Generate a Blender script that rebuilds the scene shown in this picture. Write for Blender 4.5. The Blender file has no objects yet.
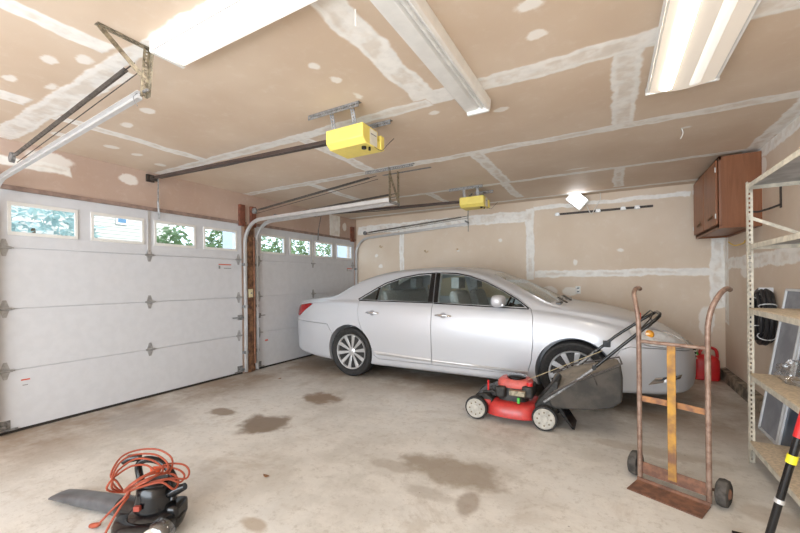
import bpy, bmesh, math, random
from mathutils import Vector, Matrix
from math import sin, cos, pi, radians as R

# ------------------------------------------------------------------ camera, world, light
SC = bpy.context.scene
COL = SC.collection
cam_d = bpy.data.cameras.new('camera'); cam = bpy.data.objects.new('camera', cam_d); COL.objects.link(cam)
cam.location = (0, 0, 1.295)
YAW, ROLL = 0.511, -0.010
cam.rotation_euler = (Matrix.Rotation(YAW, 4, 'Z') @ Matrix.Rotation(pi/2, 4, 'X') @ Matrix.Rotation(ROLL, 4, 'Z')).to_euler()
cam_d.sensor_width = 36; cam_d.lens = 372.3/800*36
cam_d.shift_y = 14.47/800
cam_d.clip_start = 0.02; cam_d.clip_end = 200
SC.camera = cam

world = bpy.data.worlds.new('sky'); SC.world = world; world.use_nodes = True
wn = world.node_tree.nodes; wl = world.node_tree.links
bg = wn['Background']; bg.inputs['Color'].default_value = (.80, .91, 1.0, 1); bg.inputs['Strength'].default_value = 3.2

def light(name, kind, loc, rot, energy, color, **kw):
    d = bpy.data.lights.new(name, kind); o = bpy.data.objects.new(name, d); COL.objects.link(o)
    o.location = loc; o.rotation_euler = rot; d.energy = energy; d.color = color
    for k, v in kw.items(): setattr(d, k, v)
    return o
light('sun', 'SUN', (5, 5, 12), (R(32), R(20), 0), 3.0, (1, .95, .86), angle=.02)
bpy.data.objects['sun'].rotation_euler = Vector((-.62, -.28, -.73)).to_track_quat('-Z', 'Y').to_euler()
# unseen area light added behind the camera as fill, standing in for daylight
light('fill_light_behind', 'AREA', (-1.6, -2.75, 1.35), (R(110), 0, 0), 225, (.88, .94, 1.0), shape='RECTANGLE', size=5.2, size_y=2.3)
TUBE = 13.0
vs = SC.view_settings
vs.view_transform = 'Standard'; vs.look = 'None'; vs.gamma = 1; vs.use_curve_mapping = False; vs.exposure = 0.10

# ------------------------------------------------------------------ materials
MATS = {}
class NT:
    def __init__(s, m):
        m.use_nodes = True; s.t = m.node_tree; s.n = s.t.nodes; s.l = s.t.links
        s.b = s.n['Principled BSDF']
    def new(s, typ, **kw):
        n = s.n.new(typ)
        for k, v in kw.items(): setattr(n, k, v)
        return n
    def set(s, sock, v):
        if isinstance(v, bpy.types.NodeSocket): s.l.new(v, sock)
        else: sock.default_value = v
    def math(s, op, a, b=0.0, c=None, clamp=False):
        n = s.new('ShaderNodeMath', operation=op); n.use_clamp = clamp
        s.set(n.inputs[0], a); s.set(n.inputs[1], b)
        if c is not None: s.set(n.inputs[2], c)
        return n.outputs[0]
    def mix(s, f, a, b):
        n = s.new('ShaderNodeMix', data_type='RGBA')
        s.set(n.inputs[0], f)
        s.set(n.inputs[6], a if isinstance(a, bpy.types.NodeSocket) else (*a, 1) if len(a) == 3 else a)
        s.set(n.inputs[7], b if isinstance(b, bpy.types.NodeSocket) else (*b, 1) if len(b) == 3 else b)
        return n.outputs[2]
    def noise(s, vec, scale, detail=3, rough=.55, out=0, dist=0):
        n = s.new('ShaderNodeTexNoise'); s.set(n.inputs['Vector'], vec)
        n.inputs['Scale'].default_value = scale; n.inputs['Detail'].default_value = detail
        n.inputs['Roughness'].default_value = rough; n.inputs['Distortion'].default_value = dist
        return n.outputs[out]
    def ramp(s, v, a, b):
        n = s.new('ShaderNodeMapRange'); s.set(n.inputs[0], v)
        n.inputs[1].default_value = a; n.inputs[2].default_value = b
        n.interpolation_type = 'SMOOTHSTEP'
        return n.outputs[0]
    def obj(s): return s.new('ShaderNodeTexCoord').outputs['Object']
    def pos(s): return s.new('ShaderNodeNewGeometry').outputs['Position']

def mat(name, col, rough=.5, metal=0, var=.08, scale=12, bump=0, coat=0, trans=0, emit=None, estr=0, spec=None, alpha=1, col2=None, ior=None):
    if name in MATS: return MATS[name]
    m = bpy.data.materials.new(name); t = NT(m); b = t.b
    v = t.noise(t.obj(), scale, 4)
    c2 = col2 if col2 else tuple(max(0, c*(1-var*2.2)) for c in col)
    f = t.ramp(v, .35, .65)
    t.set(b.inputs['Base Color'], t.mix(f, c2, col))
    b.inputs['Roughness'].default_value = rough; b.inputs['Metallic'].default_value = metal
    if coat: b.inputs['Coat Weight'].default_value = coat; b.inputs['Coat Roughness'].default_value = .05
    if trans: b.inputs['Transmission Weight'].default_value = trans
    if spec is not None: b.inputs['Specular IOR Level'].default_value = spec
    if ior: b.inputs['IOR'].default_value = ior
    if emit: b.inputs['Emission Color'].default_value = (*emit, 1); b.inputs['Emission Strength'].default_value = estr
    b.inputs['Alpha'].default_value = alpha
    if bump:
        n = t.new('ShaderNodeBump'); n.inputs['Strength'].default_value = bump; n.inputs['Distance'].default_value = .004
        t.set(n.inputs['Height'], t.noise(t.obj(), scale*6, 4)); t.l.new(n.outputs[0], b.inputs['Normal'])
    MATS[name] = m; return m

def glass_mat(name, tint, mixf=.12, rough=.02):
    m = bpy.data.materials.new(name); t = NT(m)
    out = t.n['Material Output']
    tr = t.new('ShaderNodeBsdfTransparent'); tr.inputs[0].default_value = (*tint, 1)
    gl = t.new('ShaderNodeBsdfGlossy'); gl.inputs['Roughness'].default_value = rough
    fr = t.new('ShaderNodeLayerWeight'); fr.inputs['Blend'].default_value = .5
    f = t.math('MULTIPLY_ADD', t.math('POWER', fr.outputs[1], 4.0), .9, mixf+.03, clamp=True)
    mx = t.new('ShaderNodeMixShader'); t.set(mx.inputs[0], f)
    t.l.new(tr.outputs[0], mx.inputs[1]); t.l.new(gl.outputs[0], mx.inputs[2]); t.l.new(mx.outputs[0], out.inputs[0])
    MATS[name] = m; return m

def patch_mask(t, a, b, items, n1, n2, edge=.012):
    """distance to a set of rectangles in the plane (a, b), with edges made ragged by two noises"""
    d = None
    ja = t.math('ADD', a, n1); jb = t.math('ADD', b, n2)
    for (a0, a1, b0, b1) in items:
        ca, ha, cb, hb = (a0+a1)/2, abs(a1-a0)/2, (b0+b1)/2, abs(b1-b0)/2
        da = t.math('SUBTRACT', t.math('ABSOLUTE', t.math('SUBTRACT', ja, ca)), ha)
        db = t.math('SUBTRACT', t.math('ABSOLUTE', t.math('SUBTRACT', jb, cb)), hb)
        e = t.math('SMOOTH_MAX', da, db, .03) if min(ha, hb) < .1 and max(ha, hb) < .2 else t.math('MAXIMUM', da, db)
        d = e if d is None else t.math('MINIMUM', d, e)
    return d

def spot_mask(t, a, b, items, n1, n2):
    d = None; ja = t.math('ADD', a, n1); jb = t.math('ADD', b, n2)
    for (a0, a1, b0, b1) in items:
        ca, ha, cb, hb = (a0+a1)/2, abs(a1-a0)*.56, (b0+b1)/2, abs(b1-b0)*.56
        da = t.math('MULTIPLY', t.math('SUBTRACT', ja, ca), 1/ha); db = t.math('MULTIPLY', t.math('SUBTRACT', jb, cb), 1/hb)
        q = t.math('ADD', t.math('MULTIPLY', da, da), t.math('MULTIPLY', db, db))
        e = t.math('MULTIPLY', t.math('SUBTRACT', t.math('SQRT', q), 1), min(ha, hb))
        d = e if d is None else t.math('MINIMUM', d, e)
    return d

def drywall(name, axes, bands, spots, base=(.645, .505, .38), base2=(.72, .59, .465), mud=(.95, .925, .88)):
    m = bpy.data.materials.new(name); t = NT(m); p = t.pos()
    sep = t.new('ShaderNodeSeparateXYZ'); t.l.new(p, sep.inputs[0])
    a, b = sep.outputs[axes[0]], sep.outputs[axes[1]]
    def nz(sc, amp, off, det=4):
        mp = t.new('ShaderNodeMapping'); t.l.new(p, mp.inputs[0]); mp.inputs['Location'].default_value = (off, off*2, off*3)
        return t.math('MULTIPLY', t.math('SUBTRACT', t.noise(mp.outputs[0], sc, det, .65), .5), amp)
    n1, n2 = nz(3.6, .10, 3.1, 3), nz(3.6, .10, 9.7, 3)
    col = t.mix(t.ramp(t.noise(p, 1.3, 3), .3, .7), base, base2)
    col = t.mix(t.math('MULTIPLY', t.ramp(t.noise(p, 9, 5, .7), .5, .85), .22), col, mud)
    d1 = patch_mask(t, a, b, bands, n1, n2)
    m1 = t.ramp(d1, .010, -.010)
    tape = t.math('MULTIPLY', t.ramp(d1, -.022, -.045), t.ramp(t.noise(p, 6, 3), .42, .6))
    mudc = t.mix(t.ramp(t.noise(p, 14, 4), .35, .75), mud, tuple(c*.88 for c in mud))
    mudc = t.mix(t.math('MULTIPLY', tape, .40), mudc, (.60, .48, .36))
    col = t.mix(m1, col, mudc)
    if spots:
        d2 = spot_mask(t, a, b, spots, nz(9, .07, 5.3), nz(9, .07, 1.7))
        col = t.mix(t.math('MULTIPLY', t.ramp(d2, .010, -.010), .8), col, mud)
    t.set(t.b.inputs['Base Color'], col); t.b.inputs['Roughness'].default_value = .62
    bp = t.new('ShaderNodeBump'); bp.inputs['Strength'].default_value = .25; bp.inputs['Distance'].default_value = .004
    t.set(bp.inputs['Height'], m1); t.l.new(bp.outputs[0], t.b.inputs['Normal'])
    MATS[name] = m; return m

def concrete(name, stains):
    m = bpy.data.materials.new(name); t = NT(m); p = t.pos()
    sep = t.new('ShaderNodeSeparateXYZ'); t.l.new(p, sep.inputs[0]); x, y = sep.outputs[0], sep.outputs[1]
    col = t.mix(t.ramp(t.noise(p, .7, 4, .6), .35, .65), (.56, .53, .485), (.70, .685, .655))
    col = t.mix(t.math('MULTIPLY', t.ramp(t.noise(p, 3.2, 6, .7), .42, .62), .6), col, (.74, .71, .665))
    col = t.mix(t.math('MULTIPLY', t.ramp(t.noise(p, 15, 8, .85), .50, .64), .55), col, (.42, .38, .33))
    mp2 = t.new('ShaderNodeMapping'); t.l.new(p, mp2.inputs[0]); mp2.inputs['Rotation'].default_value = (0, 0, .5); mp2.inputs['Scale'].default_value = (2.2, 7, 1)
    col = t.mix(t.math('MULTIPLY', t.ramp(t.noise(mp2.outputs[0], .9, 6, .75), .52, .72), .28), col, (.42, .37, .31))
    col = t.mix(t.math('MULTIPLY', t.ramp(t.noise(p, 1.9, 7, .72, dist=.6), .53, .66), .38), col, (.40, .335, .265))
    # brownish worn dirt along the walls and where the car stands
    dirt = t.math('MAXIMUM', t.ramp(y, 3.2, 4.4), t.ramp(x, -3.3, -4.2))
    dn = t.math('MULTIPLY', dirt, t.ramp(t.noise(p, 1.4, 5, .65), .28, .60))
    col = t.mix(t.math('MULTIPLY', dn, .85), col, (.27, .185, .115))
    for (sx, sy, rx, ry, k, c) in stains:
        nx = t.math('MULTIPLY', t.math('SUBTRACT', t.noise(p, 4.3+rx, 4, .6), .5), 1.5)
        dx = t.math('DIVIDE', t.math('SUBTRACT', x, sx), rx); dy = t.math('DIVIDE', t.math('SUBTRACT', y, sy), ry)
        r = t.math('ADD', t.math('SQRT', t.math('ADD', t.math('MULTIPLY', dx, dx), t.math('MULTIPLY', dy, dy))), nx)
        col = t.mix(t.math('MULTIPLY', t.ramp(r, 1.12, .60), min(1, k*1.45)), col, c)
    # specks and hairline cracks
    vo = t.new('ShaderNodeTexVoronoi'); t.l.new(p, vo.inputs['Vector']); vo.inputs['Scale'].default_value = 7
    sp = t.math('MULTIPLY', t.ramp(vo.outputs['Distance'], .055, .02), t.ramp(t.noise(p, 1.7, 2), .5, .6))
    col = t.mix(t.math('MULTIPLY', sp, .6), col, (.13, .10, .08))
    t.set(t.b.inputs['Base Color'], col)
    rg = t.new('ShaderNodeMapRange'); t.set(rg.inputs[0], t.noise(p, 3, 4)); rg.inputs[3].default_value = .42; rg.inputs[4].default_value = .72
    t.l.new(rg.outputs[0], t.b.inputs['Roughness'])
    bp = t.new('ShaderNodeBump'); bp.inputs['Strength'].default_value = .3; bp.inputs['Distance'].default_value = .004
    t.set(bp.inputs['Height'], t.noise(p, 35, 6)); t.l.new(bp.outputs[0], t.b.inputs['Normal'])
    MATS[name] = m; return m

def siding_mat():
    m = bpy.data.materials.new('house_siding'); t = NT(m)
    t.set(t.b.inputs['Base Color'], t.mix(t.noise(t.obj(), 2), (.52, .49, .44), (.58, .55, .50)))
    t.b.inputs['Roughness'].default_value = .6; MATS['house_siding'] = m; return m

M_white = mat('white_painted_steel', (.66, .67, .70), .42, 0, .02)
M_white2 = mat('white_enamel', (.80, .79, .76), .35, 0, .03)
M_galv = mat('galvanized_steel', (.72, .72, .72), .34, .6, .04, 12)
M_galvd = mat('dull_galvanized_steel', (.33, .33, .33), .5, .5, .2, 40)
M_dark = mat('dark_steel', (.075, .062, .055), .5, .4, .15, 30)
M_slot = mat('tarnished_slotted_steel', (.42, .36, .26), .5, .45, .25, 35)
M_yellow = mat('yellow_plastic', (.88, .72, .17), .42, 0, .03)
M_label = mat('pale_label', (.86, .84, .72), .6, 0, .05)
M_black = mat('black_plastic', (.007, .007, .008), .20, 0, .1)
M_rubber = mat('black_rubber', (.028, .027, .027), .75, 0, .2, 40)
M_paint = mat('silver_car_paint', (.56, .57, .60), .34, .25, .0, 4, coat=.45)
M_chrome = mat('chrome', (.75, .75, .76), .12, 1, .0)
M_alloy = mat('silver_alloy', (.66, .66, .67), .3, .6, .03)
M_cloth = mat('grey_seat_cloth', (.42, .42, .43), .85, 0, .1, 40)
M_trim = mat('dark_interior_trim', (.07, .07, .075), .7, 0, .1)
M_redlamp = mat('red_lamp_plastic', (.36, .010, .014), .2, 0, .1, coat=.3)
M_lamp = mat('headlamp_glass', (.80, .80, .80), .10, .2, .10, 16, coat=1)
M_amber = mat('amber_lamp', (.9, .38, .02), .25, 0, .05, coat=1)
M_red = mat('red_mower_paint', (.55, .045, .040), .36, 0, .10, 20, coat=.2, bump=.1)
M_red2 = mat('red_plastic', (.62, .020, .022), .38, 0, .06)
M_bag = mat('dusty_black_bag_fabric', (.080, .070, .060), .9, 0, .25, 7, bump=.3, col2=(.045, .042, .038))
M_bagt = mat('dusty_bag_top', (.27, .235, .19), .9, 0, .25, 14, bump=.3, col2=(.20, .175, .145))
M_hub = mat('cream_wheel_plastic', (.50, .48, .43), .6, 0, .12, 25)
M_engine = mat('greasy_black_engine', (.04, .037, .033), .5, .2, .3, 30)
M_rust = mat('rusty_steel', (.27, .135, .085), .7, .25, .3, 26, bump=.4, col2=(.16, .085, .06))
M_rustp = mat('rust_and_yellow_paint', (.58, .31, .05), .6, .1, .1, 7, bump=.3, col2=(.19, .095, .06))
M_rail = mat('worn_brown_steel_tube', (.33, .23, .18), .45, .35, .25, 30, col2=(.22, .135, .10))
M_orange = mat('orange_cord_rubber', (.34, .062, .026), .5, 0, .08)
M_orangep = mat('orange_plastic', (.75, .10, .03), .4, 0, .05)
M_wood = mat('raw_red_wood', (.25, .085, .05), .7, 0, .2, 18, bump=.2)
M_brownw = mat('rough_brown_wood', (.30, .155, .08), .8, 0, .3, 14, bump=.5, col2=(.10, .05, .03))
M_board = mat('particle_board', (.68, .56, .41), .75, 0, .12, 60)
M_shelf = mat('cream_enamelled_angle', (.72, .67, .56), .5, .15, .12, 20)
M_shelfg = mat('grey_shelf_steel', (.55, .55, .56), .45, .3, .12, 10)
M_screen = mat('grey_window_screen', (.34, .36, .41), .6, 0, .12, 6)
M_alum = mat('white_aluminium_frame', (.78, .80, .82), .4, .1, .03)
M_curb = mat('dirty_concrete_curb', (.33, .27, .20), .9, 0, .3, 9, bump=.5)
M_green = mat('green_plastic', (.10, .55, .10), .4, 0, .05)
M_hose = mat('black_hose', (.025, .025, .028), .4, 0, .1)
M_outlet = mat('white_outlet_plastic', (.85, .84, .80), .35, 0, .02)
M_foil = mat('clear_wrinkled_plastic', (.80, .80, .80), .18, 0, .15, 40, alpha=.45)
M_tube = mat('lit_fluorescent_tube', (1, 1, 1), .4, 0, 0, emit=(1, .97, .95), estr=TUBE)
M_lens = mat('lit_fixture_lens', (1, .98, .94), .4, 0, 0, emit=(1, .93, .84), estr=.5)
M_led = mat('lit_led_panel', (1, 1, 1), .4, 0, 0, emit=(.95, .97, 1), estr=9.0)
M_redst = mat('red_sticker', (.65, .10, .05), .5, 0, .0)
M_grey = mat('grey_sticker_print', (.25, .25, .25), .5, 0, .0)
M_seal = mat('black_door_seal', (.03, .025, .02), .8, 0, .1)
M_leaf = mat('green_leaves', (.20, .31, .13), .55, 0, .3, 3)
M_leaf2 = mat('bluish_green_leaves', (.42, .55, .52), .55, 0, .3, 3)
M_bark = mat('brown_bark', (.16, .10, .06), .9, 0, .3, 12)
M_ytape = mat('yellow_grip_band', (.85, .75, .03), .4, 0, .02)
M_column = mat('pale_blue_column_paint', (.60, .68, .80), .5, 0, .03)
M_asph = mat('driveway_asphalt', (.30, .29, .28), .9, 0, .15, 20)
M_roof = mat('grey_roof_shingle', (.20, .19, .19), .9, 0, .2, 20)
M_oak = None
G_car = glass_mat('tinted_car_glass', (.93, .97, .96), .0)
G_win = glass_mat('window_glass', (.92, .95, .96), .0)
G_water = glass_mat('clear_plastic_bag', (.93, .93, .93), .12, .12)

def wood_mat(name, c1, c2, axis=2):
    m = bpy.data.materials.new(name); t = NT(m)
    mp = t.new('ShaderNodeMapping'); t.l.new(t.obj(), mp.inputs[0])
    s = [22, 22, 22]; s[axis] = 1.6; mp.inputs['Scale'].default_value = s
    f = t.ramp(t.noise(mp.outputs[0], 1.0, 5, .6, dist=1.2), .3, .7)
    t.set(t.b.inputs['Base Color'], t.mix(f, c1, c2)); t.b.inputs['Roughness'].default_value = .42
    MATS[name] = m; return m
M_cab = wood_mat('stained_oak_door', (.235, .088, .038), (.36, .15, .07))
M_cabs = wood_mat('stained_cabinet_side', (.215, .078, .030), (.27, .105, .045))

# ------------------------------------------------------------------ mesh builder
class MB:
    def __init__(s): s.v = []; s.f = []; s.m = []; s.sm = []
    def add(s, vs, fs, m=0, smooth=True, M=None):
        k = len(s.v)
        for v in vs:
            v = Vector(v)
            s.v.append(M @ v if M is not None else v)
        for f in fs: s.f.append([i+k for i in f]); s.m.append(m); s.sm.append(smooth)
        return s
    def box(s, a, b, m=0, M=None):
        x0, y0, z0 = a; x1, y1, z1 = b
        vs = [(x0,y0,z0),(x1,y0,z0),(x1,y1,z0),(x0,y1,z0),(x0,y0,z1),(x1,y0,z1),(x1,y1,z1),(x0,y1,z1)]
        return s.add(vs, [(0,3,2,1),(4,5,6,7),(0,1,5,4),(1,2,6,5),(2,3,7,6),(3,0,4,7)], m, False, M)
    def bar(s, p, q, w, h, m=0, up=(0,0,1), M=None):
        p, q = Vector(p), Vector(q); d = (q-p); L = d.length; d.normalize()
        u = Vector(up)
        if abs(d.dot(u)) > .98: u = Vector((1,0,0))
        sd = d.cross(u).normalized(); u = sd.cross(d).normalized()
        vs = [p+sd*a*w/2+u*b*h/2 for a, b in ((-1,-1),(1,-1),(1,1),(-1,1))]+[q+sd*a*w/2+u*b*h/2 for a, b in ((-1,-1),(1,-1),(1,1),(-1,1))]
        return s.add(vs, [(0,1,2,3),(7,6,5,4),(0,4,5,1),(1,5,6,2),(2,6,7,3),(3,7,4,0)], m, False, M)
    def prism(s, poly, a0, a1, axis='y', m=0, M=None, smooth=False):
        """poly of 2-D points extruded along axis; y: (x,z); x: (y,z); z: (x,y)"""
        n = len(poly)
        def P(p, a): return {'y': (p[0], a, p[1]), 'x': (a, p[0], p[1]), 'z': (p[0], p[1], a)}[axis]
        vs = [P(p, a0) for p in poly]+[P(p, a1) for p in poly]
        fs = [list(range(n))[::-1], list(range(n, 2*n))]
        s.add(vs, fs, m, False, M); k = len(s.v)-2*n
        for i in range(n):
            j = (i+1) % n; s.f.append([k+i, k+j, k+n+j, k+n+i]); s.m.append(m); s.sm.append(smooth)
        return s
    def cyl(s, p, q, r, n=16, m=0, r2=None, caps=True, M=None):
        p, q = Vector(p), Vector(q); d = (q-p).normalized(); r2 = r if r2 is None else r2
        u = d.orthogonal().normalized(); w = d.cross(u)
        vs = [p+(u*cos(2*pi*i/n)+w*sin(2*pi*i/n))*r for i in range(n)]+[q+(u*cos(2*pi*i/n)+w*sin(2*pi*i/n))*r2 for i in range(n)]
        s.add(vs, [[i, (i+1) % n, n+(i+1) % n, n+i] for i in range(n)], m, True, M); k = len(s.v)-2*n
        if caps:
            s.f.append([k+i for i in range(n)][::-1]); s.m.append(m); s.sm.append(False)
            s.f.append([k+n+i for i in range(n)]); s.m.append(m); s.sm.append(False)
        return s
    def tube(s, pts, r, n=8, m=0, M=None, closed=False, flat=1.0, up=None):
        pts = [Vector(p) for p in pts]; N = len(pts); rr = r if isinstance(r, (list, tuple)) else [r]*N
        vs = []; u = None
        for i, p in enumerate(pts):
            a = pts[(i-1) % N] if (closed or i) else p; b = pts[(i+1) % N] if (closed or i < N-1) else p
            d = (b-a)
            d = d.normalized() if d.length > 1e-9 else Vector((0,0,1))
            if u is None: u = Vector(up) if up else d.orthogonal()
            u = (u-d*u.dot(d)); u = u.normalized() if u.length > 1e-6 else d.orthogonal().normalized()
            w = d.cross(u)
            for j in range(n): vs.append(p+(u*cos(2*pi*j/n)+w*flat*sin(2*pi*j/n))*rr[i])
        fs = []
        for i in range(N if closed else N-1):
            for j in range(n):
                a = i*n+j; b = i*n+(j+1) % n; c = ((i+1) % N)*n+(j+1) % n; d = ((i+1) % N)*n+j
                fs.append([a, b, c, d])
        if not closed: fs += [list(range(n))[::-1], [(N-1)*n+j for j in range(n)]]
        return s.add(vs, fs, m, True, M)
    def lathe(s, prof, c, axis='y', n=32, m=0, M=None, closed=False):
        """prof: (radius, offset along axis)"""
        vs = []; c = Vector(c)
        for r, o in prof:
            for i in range(n):
                a = 2*pi*i/n; ca, sa = r*cos(a), r*sin(a)
                vs.append(c+Vector({'y': (ca, o, sa), 'x': (o, ca, sa), 'z': (ca, sa, o)}[axis]))
        fs = []; k = len(prof)
        for i in range(k if closed else k-1):
            for j in range(n): fs.append([i*n+j, i*n+(j+1) % n, ((i+1) % k)*n+(j+1) % n, ((i+1) % k)*n+j])
        if not closed:
            if prof[0][0] > 1e-5: fs.append(list(range(n))[::-1])
            if prof[-1][0] > 1e-5: fs.append([(k-1)*n+j for j in range(n)])
        return s.add(vs, fs, m, True, M)
    def ladder(s, p, q, w, t, pitch, hole, side, m=0):
        """flat perforated strip from p to q: two rails and rungs; side = direction across the strip"""
        p, q = Vector(p), Vector(q); d = q-p; L = d.length; d.normalize(); sd = Vector(side).normalized(); nn = d.cross(sd).normalized()
        rw = (w-hole)/2
        for k in (-1, 1):
            o = sd*k*(w/2-rw/2); s.bar(p+o, q+o, rw, t, m, up=nn)
        n = int(L/pitch)
        for i in range(n+1):
            c = p+d*(i*pitch); e = min(pitch*.5, L-i*pitch)
            if e > .002: s.bar(c, c+d*e, hole*1.02, t*.9, m, up=nn)
        return s
    def mesh(s, name, mats, off=Vector((0,0,0))):
        me = bpy.data.meshes.new(name); me.from_pydata([tuple(v-off) for v in s.v], [], s.f)
        for mm in mats: me.materials.append(mm)
        me.polygons.foreach_set('material_index', s.m); me.polygons.foreach_set('use_smooth', s.sm)
        bm = bmesh.new(); bm.from_mesh(me); bmesh.ops.remove_doubles(bm, verts=bm.verts, dist=1e-6)
        bmesh.ops.recalc_face_normals(bm, faces=bm.faces); bm.to_mesh(me); bm.free()
        me.set_sharp_from_angle(angle=R(38)); me.update()
        return me

BASE = {}   # accumulated location of a thing and its parts
def wloc(o): return BASE.get(o.name, Vector((0,0,0)))
def thing(name, label, cat, loc=(0,0,0), rotz=0, group=None, local=False):
    o = bpy.data.objects.new(name, None); COL.objects.link(o); o.empty_display_size = .1
    o.location = loc; o.rotation_euler = (0, 0, rotz); o['label'] = label; o['category'] = cat
    if group: o['group'] = group
    BASE[o.name] = Vector((0,0,0)) if local else Vector(loc)
    return o
def obj(name, mb, mats, parent=None, bevel=0, label=None, subsurf=0, solid=0):
    mats = mats if isinstance(mats, (list, tuple)) else [mats]
    if isinstance(mb, MB):
        if parent is None:
            lo = [min(v[i] for v in mb.v) for i in range(3)]; hi = [max(v[i] for v in mb.v) for i in range(3)]
            off = Vector(((lo[0]+hi[0])/2, (lo[1]+hi[1])/2, lo[2]))
        else: off = wloc(parent)
        me = mb.mesh(name, mats, off)
    else:
        me = mb; off = wloc(parent) if parent else Vector((0,0,0))
        me.materials.clear()
        for mm in mats: me.materials.append(mm)
        if off.length: me.transform(Matrix.Translation(-off))
    o = bpy.data.objects.new(name, me); COL.objects.link(o)
    if parent is None: o.location = off if isinstance(mb, MB) else (0,0,0)
    else: o.parent = parent
    BASE[o.name] = off
    if label: o['label'] = label
    if solid:
        s = o.modifiers.new('solid', 'SOLIDIFY'); s.thickness = solid; s.offset = 0
    if bevel:
        b = o.modifiers.new('bevel', 'BEVEL'); b.width = bevel; b.segments = 2; b.limit_method = 'ANGLE'; b.angle_limit = R(40)
    if subsurf:
        b = o.modifiers.new('sub', 'SUBSURF'); b.levels = subsurf; b.render_levels = subsurf
    return o
def tag(o, label, cat, group=None, kind=None):
    o['label'] = label; o['category'] = cat
    if group: o['group'] = group
    if kind: o['kind'] = kind
    return o
def struct(name, mb, m, parent=None, bevel=0, label=None):
    o = obj(name, mb, m, parent, bevel, label)
    o['kind'] = 'structure'; return o
def dup(root, loc, label, group=None):
    r = root.copy(); COL.objects.link(r); r.location = loc; r['label'] = label
    if group: r['group'] = group
    for ch in list(root.children):
        c = ch.copy(); COL.objects.link(c); c.parent = r
        for g in list(ch.children):
            d = g.copy(); COL.objects.link(d); d.parent = c
    return r
def smooth_path(pts, n=8):
    pts = [Vector(p) for p in pts]; out = []
    for i in range(len(pts)-1):
        p0 = pts[max(i-1, 0)]; p1 = pts[i]; p2 = pts[i+1]; p3 = pts[min(i+2, len(pts)-1)]
        for k in range(n):
            t = k/n
            out.append(.5*((2*p1)+(p2-p0)*t+(2*p0-5*p1+4*p2-p3)*t*t+(3*p1-p0-3*p2+p3)*t**3))
    return out+[pts[-1]]

XD, YB, XR, H = -4.555, 6.287, 1.317, 2.565
YF = -3.0
# ------------------------------------------------------------------ room shell
# ceiling joints: X-direction bands, Y-direction bands (x0, x1, y0, y1)
cb = [(-4.6, 1.3, 3.55, 3.68), (-1.1, 1.3, 2.29, 2.46), (-4.6, -1.1, 2.36, 2.48), (-4.6, 1.3, 4.88, 4.97), (-4.6, 1.3, 6.02, 6.12),
      (-2.43, -2.30, -.5, 1.0), (-3.70, -3.58, 1.2, 2.4), (-1.19, -1.02, 1.0, 2.35), (-2.43, -2.29, 2.48, 3.6), (-1.22, -1.08, 3.62, 4.9),
      (.03, .19, 2.45, 3.6), (.06, .18, 4.95, 5.95), (-4.6, -2.5, 1.04, 1.20), (-3.45, -3.33, 3.6, 4.9), (-2.33, -2.22, 4.95, 5.7), (-1.25,-1.13,4.95,5.9),
      (-4.6, 1.3, 1.03, 1.13), (-3.6, 1.3, -.2, -.05), (1.19, 1.32, 3.2, 6.1), (-3.6,-3.45,-.5,1.0), (.03,.17,-.2,1.0), (.5, 1.3, 2.28, 2.42)]
cs = [(-.37,-.25,1.76,1.84), (-.36,-.27,2.0,2.08), (-1.53,-1.47,1.64,1.70), (-1.52,-1.46,1.82,1.88), (-1.50,-1.46,2.05,2.13), (-1.18,-1.10,2.56,2.62),
      (-1.18,-1.12,3.7,3.76), (-2.80,-2.70,.84,.90), (-2.63,-2.53,.94,1.0), (-3.16,-3.06,.98,1.02), (-4.05,-3.97,1.66,1.76), (-4.09,-4.0,1.90,1.98),
      (-4.23,-4.14,2.18,2.28), (-.74,-.64,2.76,2.83), (-3.4,-3.3,1.5,1.57), (-3.0,-2.9,1.45,1.52), (-3.25,-3.15,.8,.86), (-3.6,-3.5,.85,.91), (-4.1,-4.0,1.3,1.4), (.55,.62,3.9,3.94), (-.42,-.2,4.72,4.76), (-.25,-.12,1.45,1.6)]
M_ceil = drywall('drywall_ceiling', (0, 1), cb, cs)
struct('ceiling', MB().box((XD-.25, YF-.1, H), (XR+.15, YB+.15, H+.12)), M_ceil)
bb = [(-1.03, 1.2, 1.33, 1.43), (-1.17, -1.04, 1.30, 2.45), (-3.53, -3.43, .9, 2.35), (1.17, 1.32, .9, 2.1), (-4.5, -1.1, 2.25, 2.42), (-1.05, .95, 2.41, 2.47)]
bs = [(-.62, -.42, 1.05, 1.17), (-.93, -.72, 1.0, 1.18), (.11, .19, 1.69, 1.73), (-.48, -.42, 1.52, 1.60), (-1.05, -.85, .75, .95), (-1.62,-1.56,1.94,1.99), (-4.0,-3.92,1.55,1.62), (-4.1,-4.03,1.78,1.84),(-2.35,-2.3,1.8,1.84), (1.05,1.2,.55,.9)]
M_bwall = drywall('drywall_back_wall', (0, 2), bb, bs, base=(.71, .58, .45), base2=(.77, .65, .525))
struct('wall_back', MB().box((XD-.25, YB, -.1), (XR+.15, YB+.15, H)), M_bwall)
rb = [(1.0, 6.3, 1.40, 1.54), (3.75, 3.95, .3, 2.6), (2.8, 6.25, 2.46, 2.60), (6.12, 6.3, .7, 2.5), (2.5, 2.62, .2, 2.5)]
rs = [(4.0, 4.4, 1.50, 1.62), (5.2, 5.6, 1.3, 1.42), (4.8, 4.95, 2.30, 2.45)]
M_rwall = drywall('drywall_right_wall', (1, 2), rb, rs, base=(.68, .55, .43), base2=(.75, .63, .515))
struct('wall_right', MB().box((XR, YF-.1, -.1), (XR+.15, YB, H)), M_rwall)
lb = [(1.0, 1.6, 2.34, 2.42), (5.45, 5.75, 2.15, 2.56)]
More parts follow.
